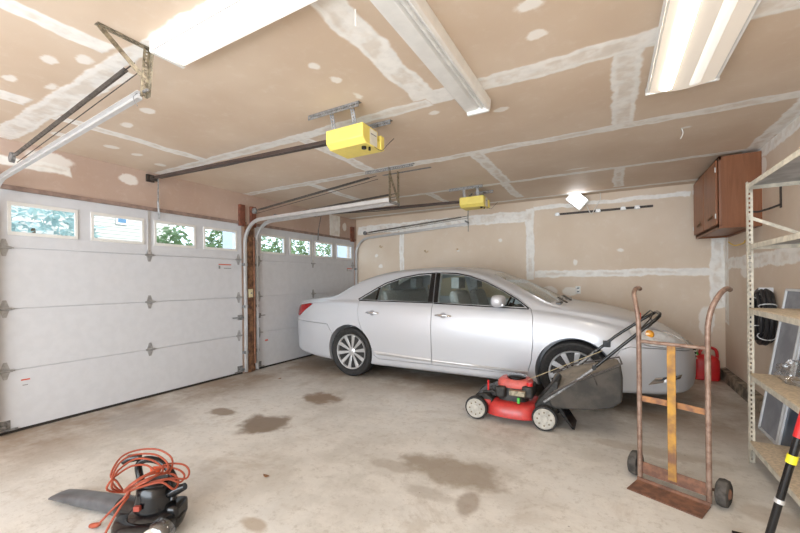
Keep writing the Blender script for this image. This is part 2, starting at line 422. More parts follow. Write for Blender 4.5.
ls = [(2.02, 2.18, 2.38, 2.48), (1.3, 1.6, 2.42, 2.52), (5.85, 5.95, 2.3, 2.45)]
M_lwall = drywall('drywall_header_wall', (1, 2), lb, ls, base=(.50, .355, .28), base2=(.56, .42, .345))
D1, D2 = (1.08, 3.53), (3.77, 6.22)
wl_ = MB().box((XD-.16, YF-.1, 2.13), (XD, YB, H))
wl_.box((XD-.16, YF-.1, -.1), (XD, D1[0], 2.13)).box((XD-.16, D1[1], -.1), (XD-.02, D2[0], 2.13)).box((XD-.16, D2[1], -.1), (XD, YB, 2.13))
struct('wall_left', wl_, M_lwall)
# wall behind the camera, its wide opening assumed, for the fill light
wf = MB().box((XD-.16, YF-.15, 2.5), (XR+.15, YF, H)).box((.95, YF-.15, -.1), (XR+.15, YF, 2.5)).box((XD-.16, YF-.15, -.1), (-4.2, YF, 2.5))
struct('wall_front', wf, M_rwall)
st = [(-2.76, 2.37, .27, .24, .62, (.20, .145, .10)), (-2.80, 3.18, .26, .20, .6, (.22, .14, .08)), (-3.38, 2.38, .20, .10, .55, (.22, .155, .10)),
      (-.92, 2.38, .44, .20, .50, (.25, .19, .13)), (-.72, 2.06, .07, .13, .45, (.26, .20, .15)), (-.98, 2.05, .16, .07, .25, (.3, .25, .2)), (-1.3, 2.25, .25, .08, .3, (.3, .24, .18)),
      (.25, 3.35, .5, .10, .25, (.33, .24, .16)), (.75, 2.75, .18, .12, .25, (.36, .27, .19)), (-1.67, 1.35, .10, .05, .45, (.34, .25, .16)), (-3.9, 1.9, .5, .3, .3, (.33, .31, .30)), (-2.5,1.45,.4,.25,.18,(.36,.34,.33))]
struct('floor', MB().box((XD-.16, YF-.1, -.1), (XR+.15, YB+.1, 0)), concrete('garage_concrete', st))
struct('baseboard_right', MB().prism([(XR-.075, 0), (XR, 0), (XR, .13), (XR-.06, .115)], 1.0, YB, 'y'), M_curb, label='rough low concrete curb along the right wall')
struct('baseboard_back', MB().prism([(YB-.05, 0), (YB, 0), (YB, .11), (YB-.045, .10)], XD, XR-.075, 'x'), M_curb)
# wood between and beside the doors
tm = MB()
random.seed(3)
tm.box((XD-.02, 3.595, 0), (XD+.03, 3.69, 2.13)).box((XD-.02, 3.575, 0), (XD+.008, 3.73, 2.13))
o = struct('trim_1', tm, M_brownw, bevel=.004, label='rough brown wooden post between the two garage doors')
for i, (y0, y1) in enumerate([(3.47, 3.56), (3.66, 3.75), (6.08, 6.18)]):
    struct('trim_%d' % (i+2), MB().box((XD, y0, 2.10), (XD+.04, y1, 2.40)), M_wood, bevel=.003)
struct('trim_5', MB().box((XD-.002, .9, 2.125), (XD+.012, 3.6, 2.165)).box((XD-.002, 3.7, 2.125), (XD+.012, 6.26, 2.165)), mat('brown_header_strip', (.34, .24, .20), .7, 0, .15))

# ------------------------------------------------------------------ garage doors
def garage_door(name, y0, y1, first):
    root = bpy.data.objects.new(name, None); COL.objects.link(root); root['kind'] = 'structure'
    root.location = (XD, (y0+y1)/2, 0); BASE[root.name] = Vector(root.location)
    cyl_y = (y0+y1)/2
    xo, xi = XD-.055, XD-.012
    zs = [0.02, .545, 1.085, 1.62, 2.13]
    for k in range(4):
        z0, z1 = zs[k]+.003, zs[k+1]-.003
        mb = MB()
        if k < 3: mb.box((xo, y0, z0), (xi, y1, z1))
        else:
            wz0, wz1 = 1.745, 2.015; W = []
            for j in range(4):
                c = cyl_y+(j-1.5)*.60; W.append((c-.235, c+.235))
            mb.box((xo, y0, z0), (xi, y1, wz0)).box((xo, y0, wz1), (xi, y1, z1))
            e = [y0]+[v for w in W for v in w]+[y1]
            for j in range(0, len(e), 2): mb.box((xo, e[j], wz0), (xi, e[j+1], wz1))
        if k < 3: mb.box((xo+.004, y0+.004, z1-.01), (xi-.012, y1-.004, z1+.012))
        p = obj('door_section', mb, M_white, root, bevel=.002)
        if k == 3:
            for (a, b) in W:
                fr = MB(); t = .018
                fr.box((xi-.005, a-.012, wz0-.012), (xi+.010, b+.012, wz0+t)).box((xi-.005, a-.012, wz1-t), (xi+.010, b+.012, wz1+.012))
                fr.box((xi-.005, a-.012, wz0+t), (xi+.010, a+t*.7, wz1-t)).box((xi-.005, b-t*.7, wz0+t), (xi+.010, b+.012, wz1-t))
                f = obj('window_frame', fr, M_white2, root, bevel=.002)
                obj('pane', MB().box((xi-.025, a, wz0), (xi-.021, b, wz1)), G_win, f)
    obj('bottom_seal', MB().box((xo, y0+.005, 0), (xi+.004, y1-.005, .024)), M_seal, root)
    # hinges: a leaf shape above and below a knuckle
    for z in zs[1:4]:
        for hy, s in ((y0+.055, 1), (cyl_y, 1), (y1-.055, 1)):
            mb = MB(); x = xi
            mb.prism([(hy-.030, z+.012), (hy+.030, z+.012), (hy+.012, z+.075), (hy-.012, z+.075)], x, x+.004, 'x')
            mb.prism([(hy-.030, z-.012), (hy-.012, z-.075), (hy+.012, z-.075), (hy+.030, z-.012)], x, x+.004, 'x')
            mb.cyl((x+.010, hy-.045, z), (x+.010, hy+.045, z), .011, 10)
            mb.cyl((x+.014, hy-.05, z), (x+.014, hy+.06, z), .005, 8)
            for dz in (.045, -.045): mb.cyl((x, hy, z+dz), (x+.008, hy, z+dz), .007, 6)
            obj('hinge', mb, mat('zinc_hinge_steel', (.46, .46, .46), .4, .5, .1, 30), root)
    # bottom brackets, side lock, centre stile
    for hy, s in ((y0, 1), (y1, -1)):
        mb = MB().box((xi, min(hy, hy+s*.085), .025), (xi+.005, max(hy, hy+s*.085), .115)).box((xi, min(hy, hy+s*.13), .025), (xi+.02, max(hy, hy+s*.13), .04)).cyl((xi+.02, hy-.01*s, .06), (xi+.02, hy+.05*s, .06), .018, 12)
        obj('bottom_bracket', mb, M_galvd, root)
    ly, s = (y1, -1) if first else (y0, 1)
    mb = MB().box((xi, min(ly+s*.005, ly+s*.075), .765), (xi+.02, max(ly+s*.005, ly+s*.075), .835)).box((xi+.006, min(ly-s*.02, ly+s*.16), .793), (xi+.014, max(ly-s*.02, ly+s*.16), .807)).cyl((xi+.02, ly+s*.04, .80), (xi+.032, ly+s*.04, .80), .014, 10)
    obj('slide_lock', mb, M_galvd, root)
    mb = MB().box((xi, cyl_y-.014, 1.63), (xi+.006, cyl_y+.014, 2.12)); obj('centre_stile', mb, M_galv, root)
    if first:
        obj('sticker', MB().box((xi, 3.17, 1.535), (xi+.0012, 3.36, 1.548)).box((xi, 3.25, 1.488), (xi+.0012, 3.36, 1.497), 1).box((xi, 3.17, 1.485), (xi+.0012, 3.195, 1.525), 1), [M_redst, M_grey], root, label='long warning sticker with a red line')
        obj('sticker', MB().box((xi, 1.235, .44), (xi+.0012, 1.295, .452)).box((xi, 1.245, .395), (xi+.0012, 1.28, .402), 1), [M_redst, M_grey], root, label='small red and grey sticker low on the door')
    else:
        obj('sticker', MB().box((xi, 5.98, 1.545), (xi+.0012, 6.14, 1.562)).box((xi, 6.02, 1.505), (xi+.0012, 6.14, 1.515), 1).box((xi, 5.98, 1.5), (xi+.0012, 6.0, 1.54), 1), [M_redst, M_grey], root, label='warning sticker with a red line')
        obj('sticker', MB().box((xi, 3.93, .40), (xi+.0012, 3.985, .425)), M_redst, root, label='small red sticker low on the door')
    return root
garage_door('door_1', *D1, True); garage_door('door_2', *D2, False)

# small junction box on the post
t = thing('switch_box', 'small cream switch box on the wooden post between the garage doors', 'switch box', (XD+.035, 3.645, 1.14))
obj('box', MB().box((XD+.03, 3.60, 1.08), (XD+.055, 3.67, 1.20)), mat('cream_plastic', (.75, .66, .42), .5), t, bevel=.004)
obj('button', MB().cyl((XD+.055, 3.635, 1.14), (XD+.062, 3.635, 1.14), .012, 12), M_grey, t)
tag(obj('conduit_pipe', MB().tube([(XD+.045, 3.70, .12), (XD+.045, 3.70, 1.95)], .016, 10), mat('rusty_brown_pipe', (.27, .12, .065), .6, .2, .2)), 'rusty brown vertical pipe on the wooden post between the doors', 'pipe')

# ------------------------------------------------------------------ door tracks
def track(y, xe, side, z_top, ze, label, spring=True):
    t = thing('door_track', label, 'door track', (XD+.05, y, 0), group='garage door tracks')
    r = .32; xv = XD+.035; pts = [(xv, z) for z in (.02, .6, 1.2, z_top-r)]
    for k in range(1, 9):
        a = k/8*pi/2; pts.append((xv+r-r*cos(a), z_top-r+r*sin(a)))
    pts.append((xe, ze))
    prof = [(-.012, -.021), (.014, -.021), (.014, .021), (-.012, .021), (-.012, .017), (.010, .017), (.010, -.017), (-.012, -.017)]  # C opening inward
    mb = MB(); vs = []; N = len(pts); n = len(prof)
    for i, (x, z) in enumerate(pts):
        a = Vector(pts[max(i-1, 0)]); b = Vector(pts[min(i+1, N-1)]); d = (b-a).normalized(); nn = Vector((d.y, -d.x))
        for (u, v) in prof: vs.append((x+nn.x*v, y+u*side, z+nn.y*v))
    fs = [[i*n+j, i*n+(j+1) % n, (i+1)*n+(j+1) % n, (i+1)*n+j] for i in range(N-1) for j in range(n)]
    mb.add(vs, fs, 0, True); mb.add([vs[j] for j in range(n)], [list(range(n))]); mb.add([vs[(N-1)*n+j] for j in range(n)], [list(range(n))])
    obj('rail', mb, M_galv, t)
    for z in (.3, .95, 1.55):
        obj('track_bracket', MB().box((XD-.005, y-.03, z-.02), (XD+.05, y+.03, z+.02)), M_galvd, t, bevel=.002)
    return t
tracks = [(1.055, -2.17, 1, 2.17, 2.30, 'silver curved track at the near left side of the first garage door'),
          (3.555, -2.12, -1, 2.17, 2.20, 'silver track bordering the right side of the nearer garage door'),
          (3.745, -2.12, 1, 2.17, 2.20, 'silver track at the left side of the farther garage door behind the car'),
          (6.235, -2.12, -1, 2.17, 2.28, 'silver track running along the back wall beside the farther door')]
for a in tracks: track(a[0], a[1], a[2], a[3], a[4], a[5])
def spring(y, x0, z0, x1, z1, label, wires=True):
    t = thing('extension_spring', label, 'spring', (x0, y, z0), group='extension springs above the tracks')
    p, q = Vector((x0, y, z0)), Vector((x1, y, z1)); d = q-p
    c0, c1 = p+d*.04, p+d*.95
    mb = MB(); n = 150*6; pts = []
    u = Vector((0, 1, 0)); w = d.normalized().cross(u)
    for i in range(n+1):
        a = i/6*2*pi; pts.append(c0+(c1-c0)*(i/n)+(u*cos(a)+w*sin(a))*.011)
    mb.tube(pts, .0040, 4)
    obj('coil', mb, mat('dull_spring_steel', (.20, .18, .165), .4, .6, .15, 30), t)
    obj('cable', MB().tube([p, c0], .004, 6).tube([c1, q], .004, 6).tube([p+Vector((0, .03, -.03)), q+Vector((0, .03, -.03))], .003, 6), M_dark, t)
    obj('pulley', MB().cyl(p+Vector((0, -.012, 0)), p+Vector((0, .012, 0)), .04, 18), M_galvd, t)
spring(1.07, -4.10, 2.30, -2.25, 2.50, 'dark stretched spring over the track of the nearer door, left side')
spring(3.50, -4.25, 2.28, -2.25, 2.47, 'dark spring over the middle tracks, on the side of the nearer door')
spring(3.82, -4.20, 2.24, -2.15, 2.33, 'dark spring over the middle tracks, on the side of the farther door')
spring(6.165, -4.25, 2.26, -2.12, 2.40, 'dark spring above the track along the back wall')

def slot_bracket(x, y0, zt, zb, label, tri=True):
    t = thing('track_hanger', label, 'hanger bracket', (x, y0, zt), group='slotted steel hangers holding the tracks')
    return t
# near left hanger: a triangle of slotted angle in the Y-Z plane
t = slot_bracket(-2.16, 1.07, H, 2.3, 'brown slotted steel triangle hanger holding the nearest track from the ceiling')
S = (0, 1, 0)
mb = MB().ladder((-2.16, .86, H-.004), (-2.16, 1.12, H-.004), .035, .003, .02, .010, (1, 0, 0)); obj('ceiling_strip', mb, M_slot, t)
mb = MB().ladder((-2.16, 1.09, H), (-2.16, 1.07, 2.29), .034, .003, .02, .009, S).ladder((-2.142, 1.107, H), (-2.142, 1.087, 2.29), .034, .003, .02, .009, (1, 0, 0)); obj('upright', mb, M_slot, t)
mb = MB().ladder((-2.163, .88, H-.01), (-2.163, 1.07, 2.40), .034, .003, .02, .009, S); obj('brace', mb, M_slot, t)
obj('bolt', MB().cyl((-2.19, 1.07, 2.32), (-2.12, 1.07, 2.32), .008, 8).tube(smooth_path([(-2.19, 1.07, 2.33), (-2.2, 1.04, 2.29), (-2.18, 1.05, 2.24)], 5), .002, 5), M_galvd, t)
# middle hanger between the doors
t = slot_bracket(-2.12, 3.65, H, 2.15, 'slotted steel hanger holding the two middle tracks from the ceiling')
mb = MB().ladder((-2.44, 3.58, H-.004), (-1.82, 3.58, H-.004), .038, .003, .022, .011, S).ladder((-2.44, 3.56, H-.02), (-1.82, 3.56, H-.02), .034, .003, .022, .011, (0, 0, 1)); obj('ceiling_strip', mb, M_galvd, t)
mb = MB().ladder((-2.35, 3.80, H-.004), (-1.72, 3.80, H-.004), .038, .003, .022, .011, S); obj('ceiling_strip', mb, M_galvd, t)
mb = MB().ladder((-2.12, 3.57, H), (-2.12, 3.57, 2.17), .046, .003, .02, .009, S).ladder((-2.12, 3.76, H), (-2.12, 3.76, 2.17), .046, .003, .02, .009, S); obj('upright', mb, M_slot, t)
mb = MB().ladder((-2.115, 3.56, 2.50), (-2.115, 3.76, 2.20), .046, .003, .02, .009, S); obj('brace', mb, M_slot, t)
mb = MB().ladder((-2.115, 3.55, 2.18), (-2.115, 3.79, 2.18), .034, .003, .02, .009, (0, 0, 1)); obj('crossbar', mb, M_galvd, t)
t = slot_bracket(-2.12, 6.23, H, 2.2, 'thin slotted hanger at the end of the track by the back wall')
mb = MB().ladder((-2.12, 6.22, H), (-2.12, 6.22, 2.14), .030, .003, .02, .009, S); obj('upright', mb, M_galvd, t)
obj('crossbar', MB().ladder((-2.12, 6.05, 2.30), (-2.12, 6.26, 2.30), .030, .003, .02, .009, (0, 0, 1)), M_galvd, t)
t = slot_bracket(XD+.06, 1.06, 2.3, 2.1, 'angle plate joining the nearest track to the header wall')
obj('plate', MB().box((XD, 1.02, 2.16), (XD+.2, 1.03, 2.26)), M_galvd, t)
obj('bolt', MB().cyl((XD+.12, 1.015, 2.21), (XD+.12, 1.04, 2.21), .012, 6), M_galvd, t)

# ------------------------------------------------------------------ garage door openers
def opener(dx, dy, label):
    t = thing('garage_door_opener', label, 'garage door opener', (-1.68+dx, 2.32+dy, H), group='yellow garage door openers', local=False)
    def T(x, y, z): return (x+dx, y+dy, z)
    x0, x1 = -1.86+dx, -1.52+dx; y = 2.19+dy
    body = MB().prism([(y, 2.435), (y, 2.335), (y+.045, 2.298), (y+.27, 2.298), (y+.27, 2.36), (y+.20, 2.36), (y+.20, 2.43)], x0, x1, 'x')
    obj('housing', body, M_yellow, t, bevel=.006)
    obj('light_cover', MB().box((x0+.02, y+.225, 2.302), (x1+.012, y+.275, 2.41)), M_yellow, t, bevel=.006)
    obj('end_label', MB().box((x1, y+.09, 2.305), (x1+.002, y+.185, 2.42)).box((x1+.002, y+.10, 2.38), (x1+.003, y+.175, 2.388), 1), [M_label, M_grey], t, label='pale label on the end of the housing')
    obj('knob', MB().cyl((x1-.06, y+.10, 2.299), (x1-.06, y+.10, 2.281), .018, 14).cyl((x1-.03, y+.13, 2.299), (x1-.03, y+.13, 2.273), .009, 10), M_black, t)
    for yy, a, b in ((y-.03, x0-.13, x1-.0), (y+.34, x0+.12, x1+.04)):
        mb = MB().ladder((a, yy, H-.003), (b, yy, H-.003), .036, .003, .022, .011, (0, 1, 0)).ladder((a, yy-.018, H-.022), (b, yy-.018, H-.022), .036, .003, .022, .011, (0, 0, 1))
        obj('ceiling_angle', mb, M_galvd, t)
    for xx in (x0+.07, x1-.08):
        mb = MB().ladder((xx, y-.02, H-.01), (xx, y+.02, 2.42), .034, .003, .02, .01, (1, 0, 0))
        obj('strap', mb, M_galvd, t)
        mb = MB().ladder((xx, y+.33, H-.01), (xx, y+.15, 2.43), .030, .003, .02, .01, (1, 0, 0))
        obj('strap', mb, M_galvd, t)
    yr = 2.31+dy
    mb = MB().bar((x0, yr, 2.405), (XD+.01, yr, 2.49), .022, .030).bar((x0, yr, 2.388), (XD+.2, yr, 2.468), .05, .006)
    obj('rail', mb, mat('brown_rail_steel', (.10, .07, .06), .45, .4, .1), t)
    obj('chain', MB().tube([(x0, yr-.03, 2.385), ((x0+XD)/2, yr-.03, 2.405), (XD+.15, yr-.03, 2.465)], .005, 6), M_dark, t)
    obj('header_bracket', MB().box((XD+.001, yr-.04, 2.45), (XD+.03, yr+.04, 2.53)), M_dark, t)
    obj('chain_pulley', MB().cyl((XD+.1, yr-.03, 2.475), (XD+.1, yr+.03, 2.475), .028, 14), M_dark, t)
    obj('door_arm', MB().bar((XD+.18, yr, 2.46), (XD+.06, yr+.06, 2.22), .012, .004).bar((XD+.065, yr+.055, 2.24), (XD+.02, yr+.09, 2.04), .018, .004), M_galvd, t)
    obj('wire', MB().tube(smooth_path([(x1, y+.15, 2.30), (x1+.05, y+.17, 2.27), (x1+.09, y+.19, 2.31), (x1+.13, y+.22, 2.36)], 6), .002, 5), M_dark, t)
    return t
opener(0, 0, 'yellow garage door opener nearer the camera, hung from the ceiling by the long lamp')
opener(.07, 2.70, 'smaller looking yellow garage door opener over the car, near the back wall')
tag(obj('hanging_cord', MB().tube(smooth_path([(-1.72, 5.06, 2.28), (-1.73, 5.06, 2.2), (-1.72, 5.05, 2.10)], 5), .004, 6), M_galvd), 'short grey cord hanging below the farther yellow opener', 'cord')

# ------------------------------------------------------------------ ceiling lights
# two-tube strip light running along X near the left
t = thing('strip_light', 'lit white fluorescent strip light at the top left, beside the triangle hanger', 'ceiling light', (-1.45, 1.13, H))
mb = MB().prism([(1.065, H), (1.06, 2.505), (1.068, 2.505), (1.078, 2.54), (1.13, 2.54), (1.15, 2.525), (1.235, 2.51), (1.24, H)], -2.08, -1.0, 'x')
obj('housing', mb, M_white2, t)
obj('tube', MB().cyl((-2.05, 1.105, 2.522), (-1.03, 1.105, 2.522), .016, 14), M_tube, t)
obj('reflector_lens', MB().prism([(1.160, 2.522), (1.17, 2.508), (1.215, 2.502), (1.228, 2.505), (1.228, 2.512), (1.160, 2.524)], -2.05, -1.03, 'x'), M_lens, t)
for x in (-2.07, -1.015): obj('end_cap', MB().box((x-.012, 1.062, 2.50), (x+.012, 1.238, 2.56)), M_white2, t, bevel=.004)
# unlit strip light over the middle, along Y
t = thing('strip_light', 'unlit long white strip light in the middle of the ceiling, pointing at the car', 'ceiling light', (-.80, 1.9, H))
mb = MB().prism([(-.895, 2.53), (-.885, 2.50), (-.80, 2.505), (-.775, 2.53), (-.745, 2.50), (-.73, 2.485), (-.715, 2.50), (-.71, H), (-.90, H)], 1.28, 2.60, 'y')
obj('housing', mb, M_white2, t, bevel=.003)
obj('tube', MB().cyl((-.768, 1.30, 2.512), (-.768, 2.57, 2.512), .012, 14), mat('unlit_tube', (.85, .84, .80), .3), t)
obj('end_cap', MB().box((-.88, 2.575, 2.478), (-.72, 2.60, 2.53)), M_white2, t, bevel=.006)
for xx in (-.86, -.80, -.75): obj('tube_socket', MB().cyl((xx, 2.598, 2.50), (xx, 2.606, 2.50), .012, 10), M_galvd, t)
# flush wraparound at the right
t = thing('wraparound_light', 'lit wide white ceiling light at the top right above the shelving', 'ceiling light', (.42, 2.3, H))
obj('frame', MB().box((.235, 1.62, 2.535), (.60, 2.985, H)).prism([(.225, 2.545), (.235, 2.52), (.245, 2.545)], 1.62, 2.985, 'y').prism([(.59, 2.545), (.60, 2.52), (.61, 2.545)], 1.62, 2.985, 'y').box((.225, 2.98, 2.52), (.61, 2.995, H)), M_white2, t, bevel=.002)
lens = []
for i in range(13):
    u = i/12; lens.append((.25+.335*u, 2.527-.022*sin(pi*u)))
obj('lens', MB().prism([(.25, 2.533)]+lens+[(.585, 2.533)], 1.63, 2.975, 'y', smooth=True), mat('ribbed_milky_lens', (.62, .56, .48), .35, 0, 0, emit=(1, .90, .78), estr=.35), t)
for xx, e in ((.335, M_lens), (.47, M_lens)):
    pts = [(xx-.035+.07*i/8, 2.512-.010*sin(pi*i/8)) for i in range(9)]
    obj('lamp_glow', MB().prism(pts+[(xx, 2.516)], 1.66, 2.93, 'y', smooth=True), e if xx > .4 else mat('bright_tube_band', (1, 1, 1), .4, 0, 0, emit=(1, .90, .76), estr=38), t)
# LED flood panel on the back wall
t = thing('flood_light', 'small bright square work light high on the back wall', 'work light', (-.41, 6.1, 2.45))
c = Vector((-.40, 6.13, 2.475)); Mx = Matrix.Translation(c) @ Matrix.Rotation(R(-47), 4, Vector((0, 1, 0))) @ Matrix.Rotation(R(12), 4, 'X')
obj('housing', MB().box((-.095, -.005, -.135), (.095, .04, .135), 0, Mx), M_white2, t, bevel=.006)
obj('led_panel', MB().box((-.083, -.010, -.105), (.083, -.004, .122), 0, Mx), M_led, t)
obj('bracket', MB().bar((-.40, 6.15, 2.47), (-.40, YB, 2.47), .03, .02), M_white2, t)
obj('cord', MB().tube(smooth_path([(-.28, 6.2, 2.40), (-.24, 6.25, 2.30), (-.21, 6.26, 2.27), (-.17, 6.26, 2.35), (-.10, 6.26, 2.47), (-.10, 6.2, 2.56)], 6), .005, 6), M_outlet, t)

# ------------------------------------------------------------------ the car
CX, CY = -4.25, 4.985          # world position of the rear end and of the centre line
def interp(tab, x):
    if x <= tab[0][0]: return tab[0][1]
    if x >= tab[-1][0]: return tab[-1][1]
    for i in range(len(tab)-1):
        if x <= tab[i+1][0]: break
    def sl(j): return (tab[j+1][1]-tab[j][1])/(tab[j+1][0]-tab[j][0])
    d = sl(i)
    def tan(j):
        if j == 0: return sl(0)
        if j == len(tab)-1: return sl(j-1)
        a, b = sl(j-1), sl(j)
        return 0 if a*b <= 0 else 2*a*b/(a+b)
    h = tab[i+1][0]-tab[i][0]; t = (x-tab[i][0])/h; m0, m1 = tan(i), tan(i+1)
    return (2*t**3-3*t*t+1)*tab[i][1]+(t**3-2*t*t+t)*h*m0+(-2*t**3+3*t*t)*tab[i+1][1]+(t**3-t*t)*h*m1
TW = [(0, .60), (.03, .70), (.10, .79), (.25, .865), (.6, .908), (1.2, .922), (2.5, .925), (3.9, .922), (4.4, .895), (4.68, .82), (4.84, .69), (4.92, .55), (4.96, .44), (5.0, .30), (5.02, .20)]
TB = [(0, .34), (.05, .27), (.3, .225), (.6, .19), (1.0, .175), (4.0, .175), (4.5, .19), (4.85, .20), (4.97, .23), (5.02, .30)]
TS = [(0, .84), (.06, .92), (.2, .985), (.5, 1.015), (1.2, 1.03), (2.4, 1.010), (3.5, .965), (4.0, .905), (4.3, .835), (4.6, .74), (4.8, .655), (4.93, .59), (5.02, .50)]
TT = [(0, .88), (.05, .98), (.15, 1.035), (.5, 1.075), (.72, 1.12), (1.0, 1.26), (1.3, 1.385), (1.6, 1.445), (2.0, 1.478), (2.3, 1.485), (2.6, 1.475), (2.9, 1.43), (3.2, 1.325), (3.5, 1.19), (3.78, 1.055), (3.9, 1.03), (4.2, .985), (4.5, .905), (4.75, .80), (4.9, .70), (4.98, .61), (5.02, .53)]
TD = [(0, .03), (.5, .03), (.9, .10), (1.3, .085), (1.8, .06), (2.4, .06), (2.9, .09), (3.2, .12), (3.5, .12), (3.85, .05), (4.3, .05), (4.8, .06), (5.02, .05)]
def section(x, inset=0.0, floor=None):
    w, zb, zs, zt, dr = (interp(t, x) for t in (TW, TB, TS, TT, TD))
    ze = max(zt-dr, zs+.005); rise = max(ze-zs, 0)
    we = w*.90-.47*rise
    if floor is None:
        return [(0, zb), (w*.5, zb), (w*.84, zb), (w*.965, zb+.025), (w*.975, zb+.10), (w*.985, zb+.3*(zs-zb)), (w, zb+.55*(zs-zb)), (w*.992, zb+.78*(zs-zb)), (w*.955, zs-.035),
                (w*.925, zs-.003), (w*.90, zs+.006+rise*.05), (w*.90-.47*rise*.55+.012*min(1, rise*3), zs+rise*.5), (we+.012*min(1, rise*3), zs+rise*.86), (we*.95, ze+(zt-ze)*.25), (we*.75, ze+(zt-ze)*.68), (we*.4, zt-.004), (0, zt)]
    i = inset; floor = min(floor, zs-.05)
    return [(0, floor), (w*.5, floor), (w*.86-i, floor), (w*.90-i, floor+.05*(zs-floor)), (w*.90-i, floor+.5*(zs-floor)), (w*.90-i, zs-.01), (w*.90-i, zs+.006), (w*.90-i-.47*rise*.5, zs+rise*.5), (we-i, zs+rise*.85-i*.3), (we*.93-i*.7, ze+(zt-ze)*.25-i), (we*.75, ze+(zt-ze)*.68-i), (we*.4, zt-.004-i), (0, zt-i)]
def chaikin(p, n=2):
    for _ in range(n):
        q = [p[0]]
        for a, b in zip(p[:-1], p[1:]):
            q += [(a[0]*.75+b[0]*.25, a[1]*.75+b[1]*.25), (a[0]*.25+b[0]*.75, a[1]*.25+b[1]*.75)]
        p = q+[p[-1]]
    return p
def loft(xs, sec, sm=2):
    vs = []; fs = []; n = None
    for x in xs:
        h = chaikin(sec(x), sm); ring = [(y, z) for y, z in h]+[(-y, z) for y, z in h[-2:0:-1]]
        n = len(ring); vs += [(x, y, z) for y, z in ring]
    for i in range(len(xs)-1):
        for j in range(n): fs.append([i*n+j, i*n+(j+1) % n, (i+1)*n+(j+1) % n, (i+1)*n+j])
    fs.append(list(range(n))[::-1]); fs.append([(len(xs)-1)*n+j for j in range(n)])
    return MB().add(vs, fs)
def side_y(x, z):
    p = chaikin(section(x), 2); best = .9
    for a, b in zip(p[4:-1], p[5:]):
        if (a[1]-z)*(b[1]-z) <= 0 and abs(a[1]-b[1]) > 1e-6:
            t = (z-a[1])/(b[1]-a[1]); y = a[0]+(b[0]-a[0])*t
            if y > .3: best = y
    return best
def tmp(mb):
    bm = bmesh.new(); me = mb.mesh('shape', [M_paint]); o = bpy.data.objects.new('shape', me); COL.objects.link(o)
    return o
def boole(base, ops):
    """base mesh object, list of (operation, object); returns a new mesh"""
    for k, (op, o) in enumerate(ops):
        m = base.modifiers.new('b%d' % k, 'BOOLEAN'); m.operation = op; m.object = o; m.solver = 'EXACT'
    dg = bpy.context.evaluated_depsgraph_get(); dg.update()
    me = bpy.data.meshes.new_from_object(base.evaluated_get(dg)); base.modifiers.clear()
    return me
def finish(me, ang=32):
    me.polygons.foreach_set('use_smooth', [True]*len(me.polygons)); me.set_sharp_from_angle(angle=R(ang)); me.update()
    me.transform(Matrix.Translation((CX, CY, 0)))
    return me
def wrap(me):
    o = bpy.data.objects.new('shape', me); COL.objects.link(o); return o
def kill(*os):
    for o in os: bpy.data.objects.remove(o, do_unlink=True)

xs = [0, .012, .03, .06, .10, .16]+[.22+.07*i for i in range(66)]
xs = [x for x in xs if x < 4.83]+[4.86, 4.90, 4.94, 4.97, 4.99, 5.005, 5.02]
shell = tmp(loft(xs, section))
def fl(x): return interp([(.7, 1.04), (1.30, .99), (1.42, .42), (3.25, .42), (3.36, .92), (3.72, .97)], x)
cx_ = [.80+.06*i for i in range(49)]
cabin = tmp(loft(cx_, lambda x: section(x, .045, fl(x)), 1))
cabin2 = tmp(loft([.76+.06*i for i in range(51)], lambda x: section(x, .008, min(fl(x), .97)-.05), 1))
RA, FA, AXZ = 1.165, 3.935, .335
wells = MB()
for ax in (RA, FA):
    for s in (-1, 1): wells.lathe([(.001, .60*s), (.365, .60*s), (.365, 1.1*s), (.001, 1.1*s)], (ax, 0, AXZ+.01), 'y', 48)
wells = tmp(wells)
# window outlines in side view
Q = [(1.26, 1.045), (1.46, 1.155), (1.66, 1.262), (1.86, 1.325), (2.10, 1.365), (2.34, 1.378), (2.34, 1.03), (1.80, 1.040)]
rq = [(1.30, 1.048), (1.47, 1.150), (1.545, 1.195), (1.545, 1.046)]
rw = [(1.575, 1.046), (1.575, 1.212), (1.66, 1.256), (1.86, 1.325), (2.10, 1.361), (2.275, 1.370), (2.31, 1.033)]
fw_ = [(2.445, 1.028), (2.405, 1.376), (2.62, 1.367), (2.80, 1.332), (3.00, 1.262), (3.20, 1.165), (3.38, 1.065), (3.465, .995)]
wsp = [(3.02, -.44), (3.02, .44), (3.40, .60), (3.70, .70), (3.75, .40), (3.765, 0), (3.75, -.40), (3.70, -.70), (3.40, -.60)]
blp = [(.80, -.62), (.80, .62), (1.20, .56), (1.38, .50), (1.38, -.50), (1.20, -.56)]
def yprism(poly, y0=-1.1, y1=1.1): return tmp(MB().prism(poly, y0, y1, 'y'))
def zprism(poly, z0=.99, z1=1.7): return tmp(MB().prism(poly, z0, z1, 'z'))
side_holes = [yprism(p) for p in (rq, rw, fw_)]
ws, bl = zprism(wsp), zprism(blp, 1.06)
core = wrap(boole(shell, [('DIFFERENCE', wells), ('DIFFERENCE', cabin)]+[('DIFFERENCE', h) for h in side_holes]+[('DIFFERENCE', ws), ('DIFFERENCE', bl)]))
glass_src = wrap(boole(shell, [('DIFFERENCE', cabin2)]))

